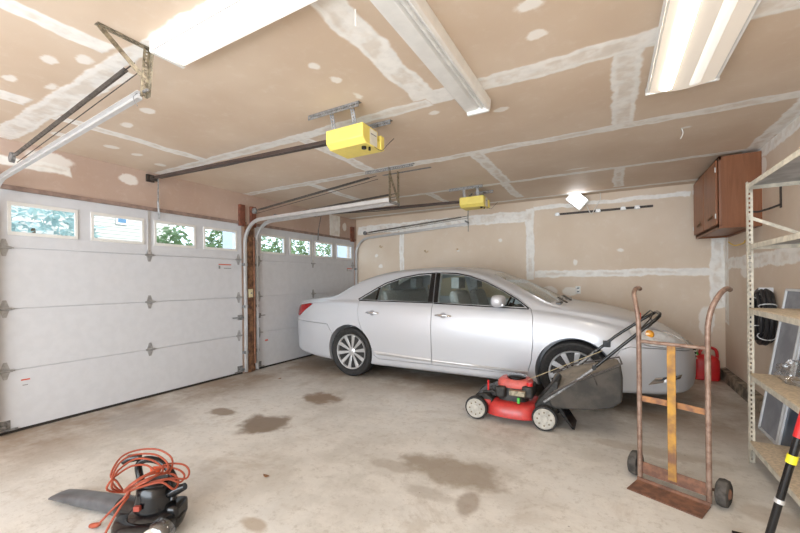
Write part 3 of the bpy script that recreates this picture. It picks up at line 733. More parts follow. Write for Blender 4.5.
def grow(poly, d):
    n = len(poly); out = []
    A = sum(poly[i][0]*poly[(i+1) % n][1]-poly[(i+1) % n][0]*poly[i][1] for i in range(n))
    sg = 1 if A > 0 else -1
    for i in range(n):
        a, b, c = Vector(poly[i-1]), Vector(poly[i]), Vector(poly[(i+1) % n])
        d1 = (b-a).normalized(); d2 = (c-b).normalized()
        n1 = Vector((d1.y, -d1.x))*sg; n2 = Vector((d2.y, -d2.x))*sg
        m = (n1+n2).normalized(); k = d/max(.4, m.dot(n1)); out.append(tuple(b+m*k))
    return out
rdoor = [(1.30, 1.02), (1.28, 1.065), (1.45, 1.17), (1.64, 1.275), (1.86, 1.345), (2.10, 1.385), (2.34, 1.398), (2.385, 1.02), (2.39, .285), (1.62, .285), (1.56, .33), (1.52, .42), (1.46, .53), (1.37, .66), (1.32, .80), (1.30, .92)]
fdoor = [(2.39, .285), (2.385, 1.02), (2.34, 1.398), (2.62, 1.388), (2.82, 1.350), (3.02, 1.280), (3.22, 1.182), (3.40, 1.08), (3.53, .975), (3.55, .90), (3.555, .66), (3.535, .45), (3.50, .33), (3.46, .285)]
hood = [(3.80, -.66), (3.80, .66), (4.2, .70), (4.6, .66), (4.83, .50), (4.93, .25), (4.94, 0), (4.93, -.25), (4.83, -.50), (4.6, -.66), (4.2, -.70)]
rbump = [(-.1, .1), (-.1, .76), (.10, .735), (.45, .715), (.78, .70), (.86, .58), (.85, .1)]
fbump = [(5.2, .1), (5.2, .60), (4.92, .60), (4.70, .64), (4.42, .655), (4.34, .62), (4.26, .5), (4.26, .1)]
tlamp = [(-.1, .80), (-.1, .90), (.18, .955), (.42, .985), (.46, .97), (.38, .92), (.26, .84), (.20, .79)]
hlamp = [(5.1, .62), (4.80, .635), (4.55, .67), (4.44, .74), (4.40, .83), (4.45, .845), (4.66, .80), (4.86, .735), (5.1, .64)]
car = thing('car', 'silver white four door sedan parked along the back wall', 'car', (CX+2.5, CY, 0))
GAP = .0035
specs = []   # (name, outline, kind, label)
outer = []
def cutter(poly, ys, kind, d):
    if kind == 'y': return [yprism(grow(poly, d), a, b) for a, b in ys]
    return [zprism(grow(poly, d), *ys[0])]
parts = [('rear_door', rdoor, [(-1.1, -.48)], 'y'), ('rear_door', rdoor, [(.48, 1.1)], 'y'), ('front_door', fdoor, [(-1.1, -.48)], 'y'), ('front_door', fdoor, [(.48, 1.1)], 'y'),
         ('tail_lamp', tlamp, [(-1.1, -.46)], 'y'), ('tail_lamp', tlamp, [(.46, 1.1)], 'y'), ('headlamp', hlamp, [(-1.1, -.44)], 'y'), ('headlamp', hlamp, [(.44, 1.1)], 'y'),
         ('hood', hood, [(.70, 1.3)], 'z'), ('rear_bumper', rbump, [(-1.1, 1.1)], 'y'), ('front_bumper', fbump, [(-1.1, 1.1)], 'y')]
cuts = []; lampcuts = []
doors = []
bigcore = core
for name, poly, ys, kind in parts:
    inn = cutter(poly, ys, kind, -GAP)[0]; out = cutter(poly, ys, kind, GAP*.6)[0]
    if name in ('tail_lamp', 'headlamp'):
        me = finish(boole(shell, [('INTERSECT', inn), ('DIFFERENCE', cabin)]))
        o = obj(name, me, M_redlamp if name == 'tail_lamp' else M_lamp, car)
    else:
        ops = [('INTERSECT', inn)]
        if name not in ('hood',): ops.append(('DIFFERENCE', wells))
        if name in ('rear_door', 'front_door'): ops.append(('DIFFERENCE', cabin))
        if name == 'rear_door': ops += [('DIFFERENCE', side_holes[0]), ('DIFFERENCE', side_holes[1])]
        if name == 'front_door': ops.append(('DIFFERENCE', side_holes[2]))
        if name == 'front_bumper': ops += [('DIFFERENCE', c) for c in lampcuts[2:]]
        if name == 'rear_bumper': ops += [('DIFFERENCE', c) for c in lampcuts[:2]]
        me = boole(shell, ops)
        o = obj(name, finish(me), M_paint, car)
    doors.append(o); cuts.append(out); kill(inn)
    if 'lamp' in name: lampcuts.append(out)
me = boole(bigcore, [('DIFFERENCE', c) for c in cuts])
obj('body', finish(me), M_paint, car)
front_door, rear_door = doors[2], doors[0]
# glass
for name, poly, par in (('side_glass', rw, 0), ('quarter_glass', rq, 0), ('side_glass', fw_, 2)):
    for s in (-1, 1):
        c = yprism(grow(poly, .0005), *((-1.1, -.4) if s < 0 else (.4, 1.1)))
        obj(name, finish(boole(glass_src, [('INTERSECT', c)])), G_car, doors[par+(0 if s < 0 else 1)]); kill(c)
for name, poly, z0 in (('windshield', wsp, .99), ('rear_window', blp, 1.06)):
    c = zprism(grow(poly, .0005), z0); obj(name, finish(boole(glass_src, [('INTERSECT', c)])), G_car, car); kill(c)
kill(*cuts, core, glass_src, shell, cabin, cabin2, wells, ws, bl, *side_holes)

def W(x, y, z): return (CX+x, CY+y, z)
def on_side(x, z, s=-1, off=.003): return W(x, s*(side_y(x, z)+off), z)
def patch(poly_lines, s, off, thick, mb=None):
    """strip that follows the body side between a lower and an upper line of (x, z)"""
    mb = mb or MB(); lo, hi = poly_lines; n = len(lo)
    rows = 5; vs = []
    for k in range(rows):
        for a, b in zip(lo, hi):
            t = k/(rows-1); x, z = a[0]+(b[0]-a[0])*t, a[1]+(b[1]-a[1])*t
            vs.append(on_side(x, z, s, off+(thick if 0 < k < rows-1 else 0)))
    mb.add(vs, [[r*n+i, r*n+i+1, (r+1)*n+i+1, (r+1)*n+i] for r in range(rows-1) for i in range(n-1)])
    return mb
for s in (-1, 1):
    fd, rd = doors[2 if s < 0 else 3], doors[0 if s < 0 else 1]
    def ln(x0, x1, z0, z1, n=14): return [(x0+(x1-x0)*i/n, z0+(z1-z0)*i/n) for i in range(n+1)]
    obj('lower_moulding', patch((ln(1.62, 2.38, .338, .318), ln(1.56, 2.38, .385, .355)), s, .003, .006), M_alloy, rd)
    obj('lower_moulding', patch((ln(2.40, 3.50, .318, .300), ln(2.40, 3.50, .352, .330)), s, .003, .006), M_alloy, fd)
    obj('belt_moulding', patch((ln(1.30, 2.385, 1.032, 1.018), ln(1.28, 2.385, 1.045, 1.031)), s, .002, .003), M_black, rd)
    obj('belt_moulding', patch((ln(2.395, 3.50, 1.015, .975), ln(2.395, 3.50, 1.028, .986)), s, .002, .003), M_black, fd)
    obj('pillar_cover', patch(([(2.312+.066*i/4, 1.034) for i in range(5)], [(2.277+.058*i/4, 1.392) for i in range(5)]), s, .0015, .0015), M_black, rd)
    obj('pillar_cover', patch(([(2.389+.055*i/4, 1.03) for i in range(5)], [(2.345+.058*i/4, 1.392) for i in range(5)]), s, .0015, .0015), M_black, fd)
    obj('window_divider', patch(([(1.542+.036*i/3, 1.046) for i in range(4)], [(1.542+.036*i/3, 1.20+.016*i/3) for i in range(4)]), s, .001, .002), M_black, rd)
    top_r = [(1.27, 1.052), (1.46, 1.163), (1.63, 1.262), (1.86, 1.335), (2.10, 1.375), (2.28, 1.386)]
    obj('window_trim', MB().tube([on_side(x, z, s, .001) for x, z in top_r], .007, 8), M_chrome if False else M_black, rd)
    top_f = [(2.41, 1.388), (2.62, 1.378), (2.80, 1.342), (3.00, 1.272), (3.20, 1.175), (3.38, 1.075), (3.50, .985)]
    obj('window_trim', MB().tube([on_side(x, z, s, .001) for x, z in top_f], .007, 8), M_black, fd)
    # handles
    for x0, par in ((1.44, rd), (2.44, fd)):
        p = [on_side(x0+.20*i/6, .882-.004*i/6+.004*sin(pi*i/6), s, .004+.030*sin(pi*min(1, max(0, i/6)))**.5) for i in range(7)]
        h = obj('door_handle', MB().tube(p, [.010, .013, .014, .014, .014, .013, .010], 10), M_chrome, par)
        cc = on_side(x0+.10, .878, s, .0)
        obj('handle_cup', MB().lathe([(.001, .004*s), (.032, .005*s), (.040, .001*s)], cc, 'y', 20), mat('handle_cup_shadow_grey', (.38, .38, .40), .3, .4), par)
    # mirror
    mx = on_side(3.20, 1.03, s, 0); mc = Vector(mx)+Vector((-.01, s*.11, .035))
    vs = []; fs = []; nu, nv = 12, 10
    mb = MB(); prof = []
    for i in range(nv+1):
        a = -pi/2+pi*i/nv; prof.append(a)
    for a in prof:
        for j in range(nu*2):
            b = 2*pi*j/(nu*2); cxp = .5+.5*cos(b)
            e = lambda v, k: math.copysign(abs(v)**k, v)
            vs.append((mc.x+.075*e(cos(a), .6)*e(cos(b), .75)+.01, mc.y+s*.115*e(sin(a), .8), mc.z+.068*e(cos(a), .6)*e(sin(b), .75)))
    n2 = nu*2
    mb.add(vs, [[i*n2+j, i*n2+(j+1) % n2, (i+1)*n2+(j+1) % n2, (i+1)*n2+j] for i in range(nv) for j in range(n2)])
    mr = obj('side_mirror', mb, M_paint, fd)
    obj('mirror_stalk', MB().bar(Vector(mx)+Vector((.02, -s*.03, -.005)), mc+Vector((.01, -s*.05, -.035)), .06, .03), M_black, mr, bevel=.008)
    obj('turn_signal', MB().tube([mc+Vector((.07, s*(.08-.13*i/5), -.035)) for i in range(6)], .010, 8), M_lamp, mr)
    # wheels
    for ax in (RA, FA):
        wy = CY+s*.90; wc = (CX+ax, wy, AXZ)
        wh = obj('tire', MB().lathe([(.235, -.045*s), (.262, -.020*s), (.30, -.006*s), (.322, -.014*s), (.333, -.035*s), (.335, -.10*s), (.333, -.18*s), (.31, -.205*s), (.24, -.20*s)], wc, 'y', 56), M_rubber, car)
        rim = MB().lathe([(.240, -.035*s), (.236, -.018*s), (.226, -.020*s), (.218, -.05*s), (.205, -.16*s), (.21, -.17*s), (.23, -.06*s)], wc, 'y', 56, closed=True)
        obj('rim', rim, M_alloy, wh)
        obj('brake_disc', MB().lathe([(.001, -.13*s), (.15, -.13*s), (.15, -.15*s), (.001, -.15*s)], wc, 'y', 40).lathe([(.001, -.165*s), (.22, -.165*s), (.22, -.17*s), (.001, -.17*s)], wc, 'y', 40), M_dark, wh)
        sp = MB()
        for k in range(10):
            a = 2*pi*k/10+.15; ca, sa = cos(a), sin(a)
            def pt(r, t, y): return (wc[0]+r*ca-t*sa, wc[1]+y*s, wc[2]+r*sa+t*ca)
            r0, r1 = .045, .224; w0, w1 = .013, .026
            vs = [pt(r0, -w0, -.045), pt(r0, w0, -.045), pt(r1, w1, -.026), pt(r1, -w1, -.026), pt(r0, -w0*1.2, -.085), pt(r0, w0*1.2, -.085), pt(r1, w1*1.1, -.065), pt(r1, -w1*1.1, -.065)]
            sp.add(vs, [(0,1,2,3),(7,6,5,4),(0,4,5,1),(1,5,6,2),(2,6,7,3),(3,7,4,0)], 0, False)
        obj('spokes', sp, M_alloy, wh, bevel=.004)
        cap = MB().lathe([(.062, -.08*s), (.060, -.048*s), (.040, -.036*s), (.001, -.034*s)], wc, 'y', 28)
        for k in range(5):
            a = 2*pi*k/5; cap.cyl((wc[0]+.048*cos(a), wy-.05*s, wc[2]+.048*sin(a)), (wc[0]+.048*cos(a), wy-.036*s, wc[2]+.048*sin(a)), .007, 8)
        obj('hub_cap', cap, M_alloy, wh)
    # fog lamp and amber light
    obj('fog_lamp', MB().lathe([(.026, 0), (.020, -.006), (.001, -.010)], on_side(4.70, .345, s, .004), 'y', 20), M_lamp, car)
    obj('fog_lamp_trim', patch((ln(4.56, 4.82, .305, .36, 8), ln(4.62, 4.84, .375, .40, 8)), s, .002, .004), M_chrome, car)
    obj('amber_lamp', MB().lathe([(.042, -s*.01), (.030, s*.018), (.001, s*.026)], on_side(4.58, .765, s, .0), 'y', 16), M_amber, car)
    obj('tow_trim', patch((ln(.45, .80, .258, .25, 6), ln(.45, .80, .268, .26, 6)), s, .002, .002), M_paint, car)
# grille with chrome slats at the nose
gm = MB().box(W(4.93, -.23, .47), W(5.020, .23, .60)); gr = obj('grille', gm, M_black, car, bevel=.01)
sl = MB()
for k in range(4): sl.box(W(4.94, -.24, .475+.036*k), W(5.024, .24, .490+.036*k))
obj('grille_slats', sl, M_chrome, gr, bevel=.004)
obj('number_plate', MB().box(W(-.012, -.15, .60), W(.004, .15, .75)), M_white2, car)
# wipers
for y0 in (-.55, -.02):
    p0 = W(3.80, y0, 1.045); p1 = W(3.70, y0+.46, interp(TT, 3.70)-.012)
    obj('wiper', MB().bar(p0, p1, .016, .014).bar(W(3.85, y0-.02, 1.045), W(3.74, y0+.22, 1.09), .02, .012), M_black, car)
obj('cowl_panel', MB().box(W(3.745, -.66, 1.02), W(3.805, .66, 1.045)), M_black, car, bevel=.006)
# underbody so the car is closed and dark underneath
obj('underbody', MB().box(W(.5, -.6, .16), W(4.5, .6, .26)), M_black, car)
# interior
def seat(x, y, w, name='seat', back=True, hz=.0):
    mb = MB().prism([(x, .50), (x+.50, .54), (x+.52, .62), (x+.44, .66), (x+.02, .62)], CY+y-w/2, CY+y+w/2, 'y')
    mb.v = [Vector((v.x+CX, v.y, v.z)) for v in mb.v]
    st = obj(name, mb, M_cloth, car, bevel=.04)
    mb = MB().prism([(x+.06, .58), (x-.10, 1.06), (x-.13, 1.16), (x-.20, 1.17), (x-.22, 1.08), (x-.08, .56)], CY+y-w/2, CY+y+w/2, 'y')
    mb.v = [Vector((v.x+CX, v.y, v.z)) for v in mb.v]
    obj('seat_back', mb, M_cloth, st, bevel=.045)
    for hy in ([y] if w < .7 else [y-.4, y+.4]):
        mb = MB().box(W(x-.235, hy-.12, 1.19), W(x-.13, hy+.12, 1.335)); mb.cyl(W(x-.18, hy-.05, 1.1), W(x-.18, hy-.05, 1.2), .007).cyl(W(x-.18, hy+.05, 1.1), W(x-.18, hy+.05, 1.2), .007)
        obj('headrest', mb, M_cloth, st, bevel=.035)
seat(2.72, -.38, .52); seat(2.72, .38, .52); seat(1.72, 0, 1.35)
obj('dashboard', MB().prism([(3.20, .62), (3.16, .88), (3.24, .99), (3.40, 1.01), (3.40, .6)], -.72, .72, 'y'), M_trim, car, bevel=.03)
o = bpy.data.objects['dashboard']; o.data.transform(Matrix.Translation((CX, CY, 0)))
st_ = MB().lathe([(.185+.014*cos(2*pi*k/10), .014*sin(2*pi*k/10)) for k in range(10)], (0, 0, 0), 'x', 36, closed=True).bar((0, -.18, 0), (0, .18, 0), .05, .02).cyl((-.01, 0, 0), (.10, 0, 0), .05, 14)
for i, v in enumerate(st_.v): st_.v[i] = Matrix.Translation(W(3.02, .38, .93)) @ Matrix.Rotation(R(22), 4, 'Y') @ v
obj('steering_wheel', st_, M_black, car)
obj('inner_mirror', MB().box(W(3.02, -.12, 1.27), W(3.04, .12, 1.33)), M_black, car, bevel=.01)

# ------------------------------------------------------------------ lawn mower (front towards -X)
mw = thing('lawn_mower', 'red push lawn mower with a dusty black grass bag, beside the car', 'lawn mower', (-.8, 3.6, 0))
def mwheel(x, y, s, r=.106):
    w = obj('wheel', MB().lathe([(r-.028, -.024*s), (r-.02, .026*s*0-.026*s), (r-.004, -.022*s), (r, -.012*s), (r, .018*s), (r-.006, .028*s), (r-.03, .028*s)], (x, y, r), 'y', 36), M_rubber, mw)
    hb = MB().lathe([(r-.018, .02*s), (r-.018, -.028*s), (r-.026, -.033*s), (r-.032, -.030*s), (.034, -.029*s), (.030, -.036*s), (.001, -.038*s)], (x, y, r), 'y', 36)
    for k in range(8):
        a = 2*pi*k/8; c = (x+.056*cos(a), y, r+.056*sin(a)); hb.cyl((c[0], y-.018*s, c[2]), (c[0], y-.0305*s, c[2]), .008, 8, 1)
    obj('hub_cap', hb, [M_hub, mat('hub_hole_brown', (.22, .18, .13), .9)], w)  # dark brown discs stand in for the hub holes
    return w
mwheel(-1.09, 3.385, 1); mwheel(-.49, 3.385, 1); mwheel(-1.09, 3.85, -1); mwheel(-.49, 3.85, -1)
for x in (-1.09, -.49): obj('axle', MB().cyl((x, 3.40, .106), (x, 3.83, .106), .008, 8), M_dark, mw)
# deck: rounded skirt lofted from two outlines
def outline(hx, hy, cx, cy, n=40, k=.55):
    out = []
    for i in range(n):
        a = 2*pi*i/n; ca, sa = cos(a), sin(a)
        out.append((cx+hx*math.copysign(abs(ca)**k, ca), cy+hy*math.copysign(abs(sa)**k, sa)))
    return out
def rings(levels, cx, cy, k=.55, n=40, cap=True):
    vs = []; fs = []
    for hx, hy, z in levels: vs += [(x, y, z) for x, y in outline(hx, hy, cx, cy, n, k)]
    for i in range(len(levels)-1): fs += [[i*n+j, i*n+(j+1) % n, (i+1)*n+(j+1) % n, (i+1)*n+j] for j in range(n)]
    if cap: fs.append([(len(levels)-1)*n+j for j in range(n)])
    return MB().add(vs, fs)
obj('deck', rings([(.255, .245, .055), (.262, .25, .06), (.262, .25, .085), (.255, .243, .115), (.245, .235, .145), (.23, .215, .168), (.20, .18, .178), (.001, .001, .182)], -.79, 3.615, .72), M_red, mw)
obj('deck_front', MB().box((-1.13, 3.42, .125), (-.96, 3.81, .185)), M_red, mw, bevel=.02, label='dirty front lip of the deck')
obj('front_housing', MB().prism([(-1.16, .15), (-1.10, .225), (-1.02, .235), (-.95, .19), (-.95, .13)], 3.43, 3.81, 'y'), M_engine, mw, bevel=.012)
obj('rear_housing', MB().prism([(-.58, .12), (-.58, .20), (-.48, .33), (-.42, .42), (-.38, .42), (-.40, .12)], 3.44, 3.80, 'y'), M_engine, mw, bevel=.012)
obj('rear_flap', MB().prism([(-.42, .20), (-.28, .02), (-.26, .02), (-.39, .22)], 3.46, 3.70, 'y'), M_black, mw, bevel=.003)
# engine
en = obj('engine_block', rings([(.135, .12, .175), (.135, .12, .25), (.12, .11, .27), (.12, .11, .315)], -.79, 3.60, .6), M_engine, mw)
obj('cylinder_head', MB().box((-.98, 3.50, .20), (-.88, 3.66, .30)).box((-1.0, 3.52, .21), (-.98, 3.64, .225)).box((-1.0, 3.52, .24), (-.98, 3.64, .255)).box((-1.0, 3.52, .27), (-.98, 3.64, .285)), M_engine, en, bevel=.006)
obj('engine_shroud', rings([(.155, .125, .300), (.158, .128, .318), (.152, .122, .352), (.13, .105, .372), (.07, .06, .378)], -.775, 3.60, .62), mat('faded_red_plastic', (.62, .12, .10), .5, 0, .12, 20), en, label='faded red plastic shroud')
obj('starter_cover', rings([(.085, .085, .365), (.085, .085, .392), (.06, .06, .404), (.001, .001, .406)], -.765, 3.59, 1.0), M_black, en)
obj('air_filter', MB().box((-.925, 3.43, .215), (-.835, 3.49, .315)), M_engine, en, bevel=.014)
obj('muffler', MB().box((-.80, 3.425, .245), (-.66, 3.48, .295)), M_slot, en, bevel=.006)
obj('fuel_tank', MB().box((-.70, 3.47, .22), (-.60, 3.70, .335)), M_engine, en, bevel=.02)
obj('fuel_cap', MB().cyl((-.63, 3.50, .335), (-.63, 3.50, .365), .026, 16), M_red2, en)
obj('oil_cap', MB().cyl((-.715, 3.425, .188), (-.715, 3.425, .235), .013, 12), M_green, en, label='green oil cap')
obj('primer', MB().cyl((-1.0, 3.47, .24), (-1.0, 3.47, .33), .010, 8).lathe([(.001, -.015), (.014, 0), (.001, .015)], (-1.0, 3.47, .34), 'z', 12), M_red2, en)
obj('bracket', MB().tube([(-1.05, 3.46, .24), (-.95, 3.45, .26), (-.90, 3.46, .22)], .012, 8), M_engine, en)
# bag: lofted box with a slanted top
near = [(-.47, .26), (-.43, .33), (-.25, .44), (-.05, .545), (.085, .62), (.10, .50), (.095, .31), (.02, .25), (-.10, .215), (-.28, .195), (-.42, .18), (-.46, .20)]
far = [(-.50, .30), (-.47, .40), (-.30, .50), (-.05, .565), (.06, .60), (.085, .50), (.085, .31), (.01, .25), (-.10, .215), (-.28, .195), (-.42, .18), (-.47, .22)]
vs = []; ny = 7
for k in range(ny):
    t = k/(ny-1); y = 3.42+.39*t; s = 1-.05*(abs(2*t-1)**3)
    for a, b in zip(near, far):
        x, z = a[0]+(b[0]-a[0])*t, a[1]+(b[1]-a[1])*t
        x, z = -.19+(x+.19)*s, .38+(z-.38)*s
        if .2 < t < .8 and z > .42: z -= .012*sin(pi*t)
        vs.append((x, y, z))
n = len(near); mb = MB().add(vs, [[i*n+j, i*n+(j+1) % n, (i+1)*n+(j+1) % n, (i+1)*n+j] for i in range(ny-1) for j in range(n)]+[list(range(n))[::-1], [(ny-1)*n+j for j in range(n)]])
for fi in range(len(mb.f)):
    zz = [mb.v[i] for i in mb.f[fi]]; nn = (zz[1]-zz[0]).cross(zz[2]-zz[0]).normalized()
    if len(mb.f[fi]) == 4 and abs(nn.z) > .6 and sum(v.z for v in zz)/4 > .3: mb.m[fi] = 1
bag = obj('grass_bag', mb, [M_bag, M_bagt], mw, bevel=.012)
obj('bag_frame', MB().tube([(-.46, 3.415, .30), (-.25, 3.41, .445), (-.05, 3.41, .55), (.085, 3.415, .625), (.075, 3.80, .605), (-.30, 3.815, .505), (-.47, 3.81, .40)], .007, 8), M_dark, bag)
# handle: two bars joined at the top, grey lower ends
def hb(y, pts, r=.0115): return MB().tube([(x, y, z) for x, z in pts], r, 10)
obj('lower_handle', MB().tube([(-.50, 3.43, .23), (-.30, 3.425, .40), (-.10, 3.42, .575)], .0125, 10), M_galvd, mw)
obj('lower_handle', MB().tube([(-.50, 3.80, .25), (-.30, 3.80, .46), (-.10, 3.80, .65)], .0125, 10), M_galvd, mw)
up = [(-.12, 3.42, .56), (.10, 3.42, .78), (.26, 3.42, .935), (.305, 3.43, .975), (.335, 3.46, 1.005), (.345, 3.52, 1.02), (.345, 3.70, 1.02), (.335, 3.76, 1.01), (.305, 3.79, .985), (.26, 3.80, .955), (.05, 3.80, .79), (-.13, 3.80, .62)]
obj('upper_handle', MB().tube(up, .0125, 12), M_black, mw)
obj('control_bar', MB().tube([(.20, 3.435, .885), (.28, 3.44, .99), (.30, 3.50, 1.03), (.30, 3.72, 1.03), (.28, 3.785, 1.0), (.20, 3.79, .92)], .005, 8), M_black, mw)
for y, z in ((3.42, .575), (3.80, .63)): obj('handle_knob', MB().cyl((-.11, y-.03, z), (-.11, y+.03, z), .017, 12), M_black, mw)
obj('throttle_box', MB().box((-.05, 3.77, .69), (.01, 3.82, .745)).bar((-.02, 3.79, .74), (.03, 3.79, .78), .012, .008), M_black, mw, bevel=.006)
obj('pull_cord', MB().tube([(-.66, 3.58, .37), (-.05, 3.76, .66)], .0028, 6), mat('tan_pull_cord', (.62, .50, .30), .7), mw)
obj('control_cable', MB().tube(smooth_path([(.20, 3.80, .91), (.23, 3.83, .84), (.32, 3.84, .90), (.30, 3.80, .97)], 6), .004, 6).tube(smooth_path([(-.14, 3.41, .53), (-.11, 3.40, .49), (-.09, 3.40, .43)], 5), .003, 6), M_dark, mw)

# ------------------------------------------------------------------ hand truck
ht = thing('hand_truck', 'rusty brown hand truck with a yellow striped centre strap standing near the shelves', 'hand truck', (.325, 2.76, 0), math.atan2(-.401, .916), local=True)
# local: x across, -y towards the toe plate
wd = .175
def rail(s):
    return smooth_path([(s*wd, 0, .02), (s*wd, 0, .45), (s*wd, .0, .93), (s*(wd+.005), .002, 1.05), (s*(wd+.02), .012, 1.13), (s*(wd+.04), .04, 1.19), (s*(wd+.052), .09, 1.222), (s*(wd+.058), .15, 1.232), (s*(wd+.060), .19, 1.225)], 6)
for s in (-1, 1):
    obj('side_rail', MB().tube(rail(s), .0145, 12), M_rail, ht)
obj('top_crossbar', MB().cyl((-wd, 0, .895), (wd, 0, .895), .011, 10), M_rail, ht)
obj('centre_strap', MB().prism([(-.022, .07), (.022, .07), (.022, .89), (-.022, .89)], -.004, .002, 'y'), M_rustp, ht, label='rusty strap with worn yellow paint', bevel=.001)
mb = MB()
for i in range(8):
    a, b = -wd+2*wd*i/8, -wd+2*wd*(i+1)/8; f = lambda x: .012*(1-(x/wd)**2)
    mb.add([(a, f(a), .512), (b, f(b), .512), (b, f(b), .548), (a, f(a), .548), (a, f(a)+.005, .512), (b, f(b)+.005, .512), (b, f(b)+.005, .548), (a, f(a)+.005, .548)], [(0,1,2,3),(7,6,5,4),(0,4,5,1),(2,6,7,3),(1,5,6,2),(3,7,4,0)], 0, False)
obj('middle_crossbar', mb, mat('rusty_bar_paint_flecks', (.42, .20, .08), .7, .1, .2, 20, bump=.3, col2=(.20, .10, .065)), ht)
obj('lower_crossbar', MB().box((-wd, .004, .05), (wd, .010, .125)), M_rust, ht, bevel=.001)
obj('toe_plate', MB().prism([(-.02, .004), (-.175, .002), (-.175, .008), (-.02, .011), (-.02, .03), (-.014, .03), (-.014, .004)], -.185, .185, 'x'), M_rust, ht)
obj('axle', MB().cyl((-.245, .065, .075), (.245, .065, .075), .009, 10).bar((-.165, .0, .1), (-.165, .065, .075), .006, .05).bar((.165, .0, .1), (.165, .065, .075), .006, .05), M_rust, ht)
for s in (-1, 1):
    w = obj('wheel', MB().lathe([(.035, -.026), (.055, -.030), (.072, -.022), (.077, 0), (.072, .022), (.055, .030), (.035, .026)], (s*.225, .065, .077), 'x', 30), mat('cracked_grey_rubber', (.10, .09, .08), .85, 0, .3, 18, bump=.5), ht)
    obj('wheel_hub', MB().lathe([(.001, -.032), (.02, -.034), (.036, -.022), (.036, .022), (.02, .034), (.001, .032)], (s*.225, .065, .077), 'x', 20), M_rust, w)
obj('red_tag', MB().box((-wd-.004, .016, 1.03), (-wd+.008, .018, 1.075)), M_redst, ht)

# ------------------------------------------------------------------ blower on the floor with an orange cord coiled on it
bo = (-2.0971, 1.0824, 0)      # both things turned by the same angle about this point
bw = thing('leaf_blower', 'black electric leaf blower lying on the floor at the lower left', 'leaf blower', bo, YAW, local=True)
prof = [(-.775, .262, .030, .040, .010), (-.72, .25, .040, .046, .022), (-.565, .20, .048, .048, .036), (-.38, .15, .050, .050, .042), (-.20, .09, .054, .050, .046), (-.14, .06, .056, .050, .048)]
vs = []; n = 20
for u, v, z, a, b in prof:
    for j in range(n):
        an = 2*pi*j/n; e = lambda q: math.copysign(abs(q)**.75, q)
        vs.append((u+a*.25*e(cos(an)), v+a*e(cos(an)), z+b*e(sin(an))))
obj('nozzle_tube', MB().add(vs, [[i*n+j, i*n+(j+1) % n, (i+1)*n+(j+1) % n, (i+1)*n+j] for i in range(len(prof)-1) for j in range(n)]+[list(range(n))[::-1]]), mat('scuffed_grey_black_tube', (.11, .112, .12), .3, 0, .2, 9), bw)
obj('tube_collar', MB().tube([(-.25, .105, .058), (-.22, .09, .058), (-.10, .045, .062), (-.04, .03, .066)], [.056, .060, .062, .068], 24), M_black, bw)
fan = obj('fan_housing', MB().lathe([(.001, 0), (.10, 0), (.125, .015), (.135, .04), (.135, .080), (.12, .105), (.09, .118), (.001, .120)], (.0, .0, .004), 'z', 40), M_black, bw)
obj('housing_rim', MB().lathe([(.137, -.008), (.144, 0), (.137, .008)], (.0, .0, .075), 'z', 40), M_black, fan)
obj('volute', MB().tube(smooth_path([(-.14, -.05, .06), (-.10, -.11, .06), (-.02, -.135, .06), (.07, -.12, .06), (.12, -.06, .06)], 5), [.045]*21, 12), M_black, fan)
obj('motor_housing', MB().lathe([(.098, .11), (.096, .15), (.088, .19), (.085, .225), (.07, .243), (.001, .248)], (-.01, .01, 0), 'z', 32), M_black, bw)
obj('rear_block', MB().box((.07, -.05, .05), (.135, .07, .14)), M_black, bw, bevel=.02)
obj('intake_cover', MB().lathe([(.03, 0), (.055, .012), (.068, .035), (.068, .06)], (.10, -.17, .055), 'y', 28), G_water, bw, label='clear round intake cover')
obj('white_knob', MB().lathe([(.001, -.035), (.030, -.030), (.036, -.01), (.036, .02)], (.07, -.165, .060), 'y', 22), M_outlet, bw, label='white round knob')
obj('orange_badge', MB().box((-.050, -.105, .150), (-.018, -.086, .175)), mat('dull_red_badge', (.30, .05, .03), .5), bw, bevel=.003)
obj('orange_latch', MB().box((-.09, -.155, .02), (-.02, -.13, .045)), M_orangep, bw, bevel=.004)
obj('handle', MB().tube(smooth_path([(-.125, .07, .20), (-.150, .085, .25), (-.155, .09, .295), (-.115, .09, .322), (-.045, .09, .312), (.012, .08, .278), (.062, .05, .236), (.080, .02, .20), (.085, .0, .15)], 6), .018, 12), M_black, bw)
obj('handle_grip', MB().tube([(-.236, .08, .312), (-.203, .085, .330), (-.148, .09, .336)], [.014, .021, .020], 12), M_black, bw)
obj('handle_grip', MB().tube([(.075, -.01, .185), (.115, -.01, .208), (.158, -.01, .226)], [.020, .024, .018], 12), M_black, bw)
obj('trigger', MB().box((-.07, .05, .262), (-.02, .08, .292)), M_orangep, bw, bevel=.008)
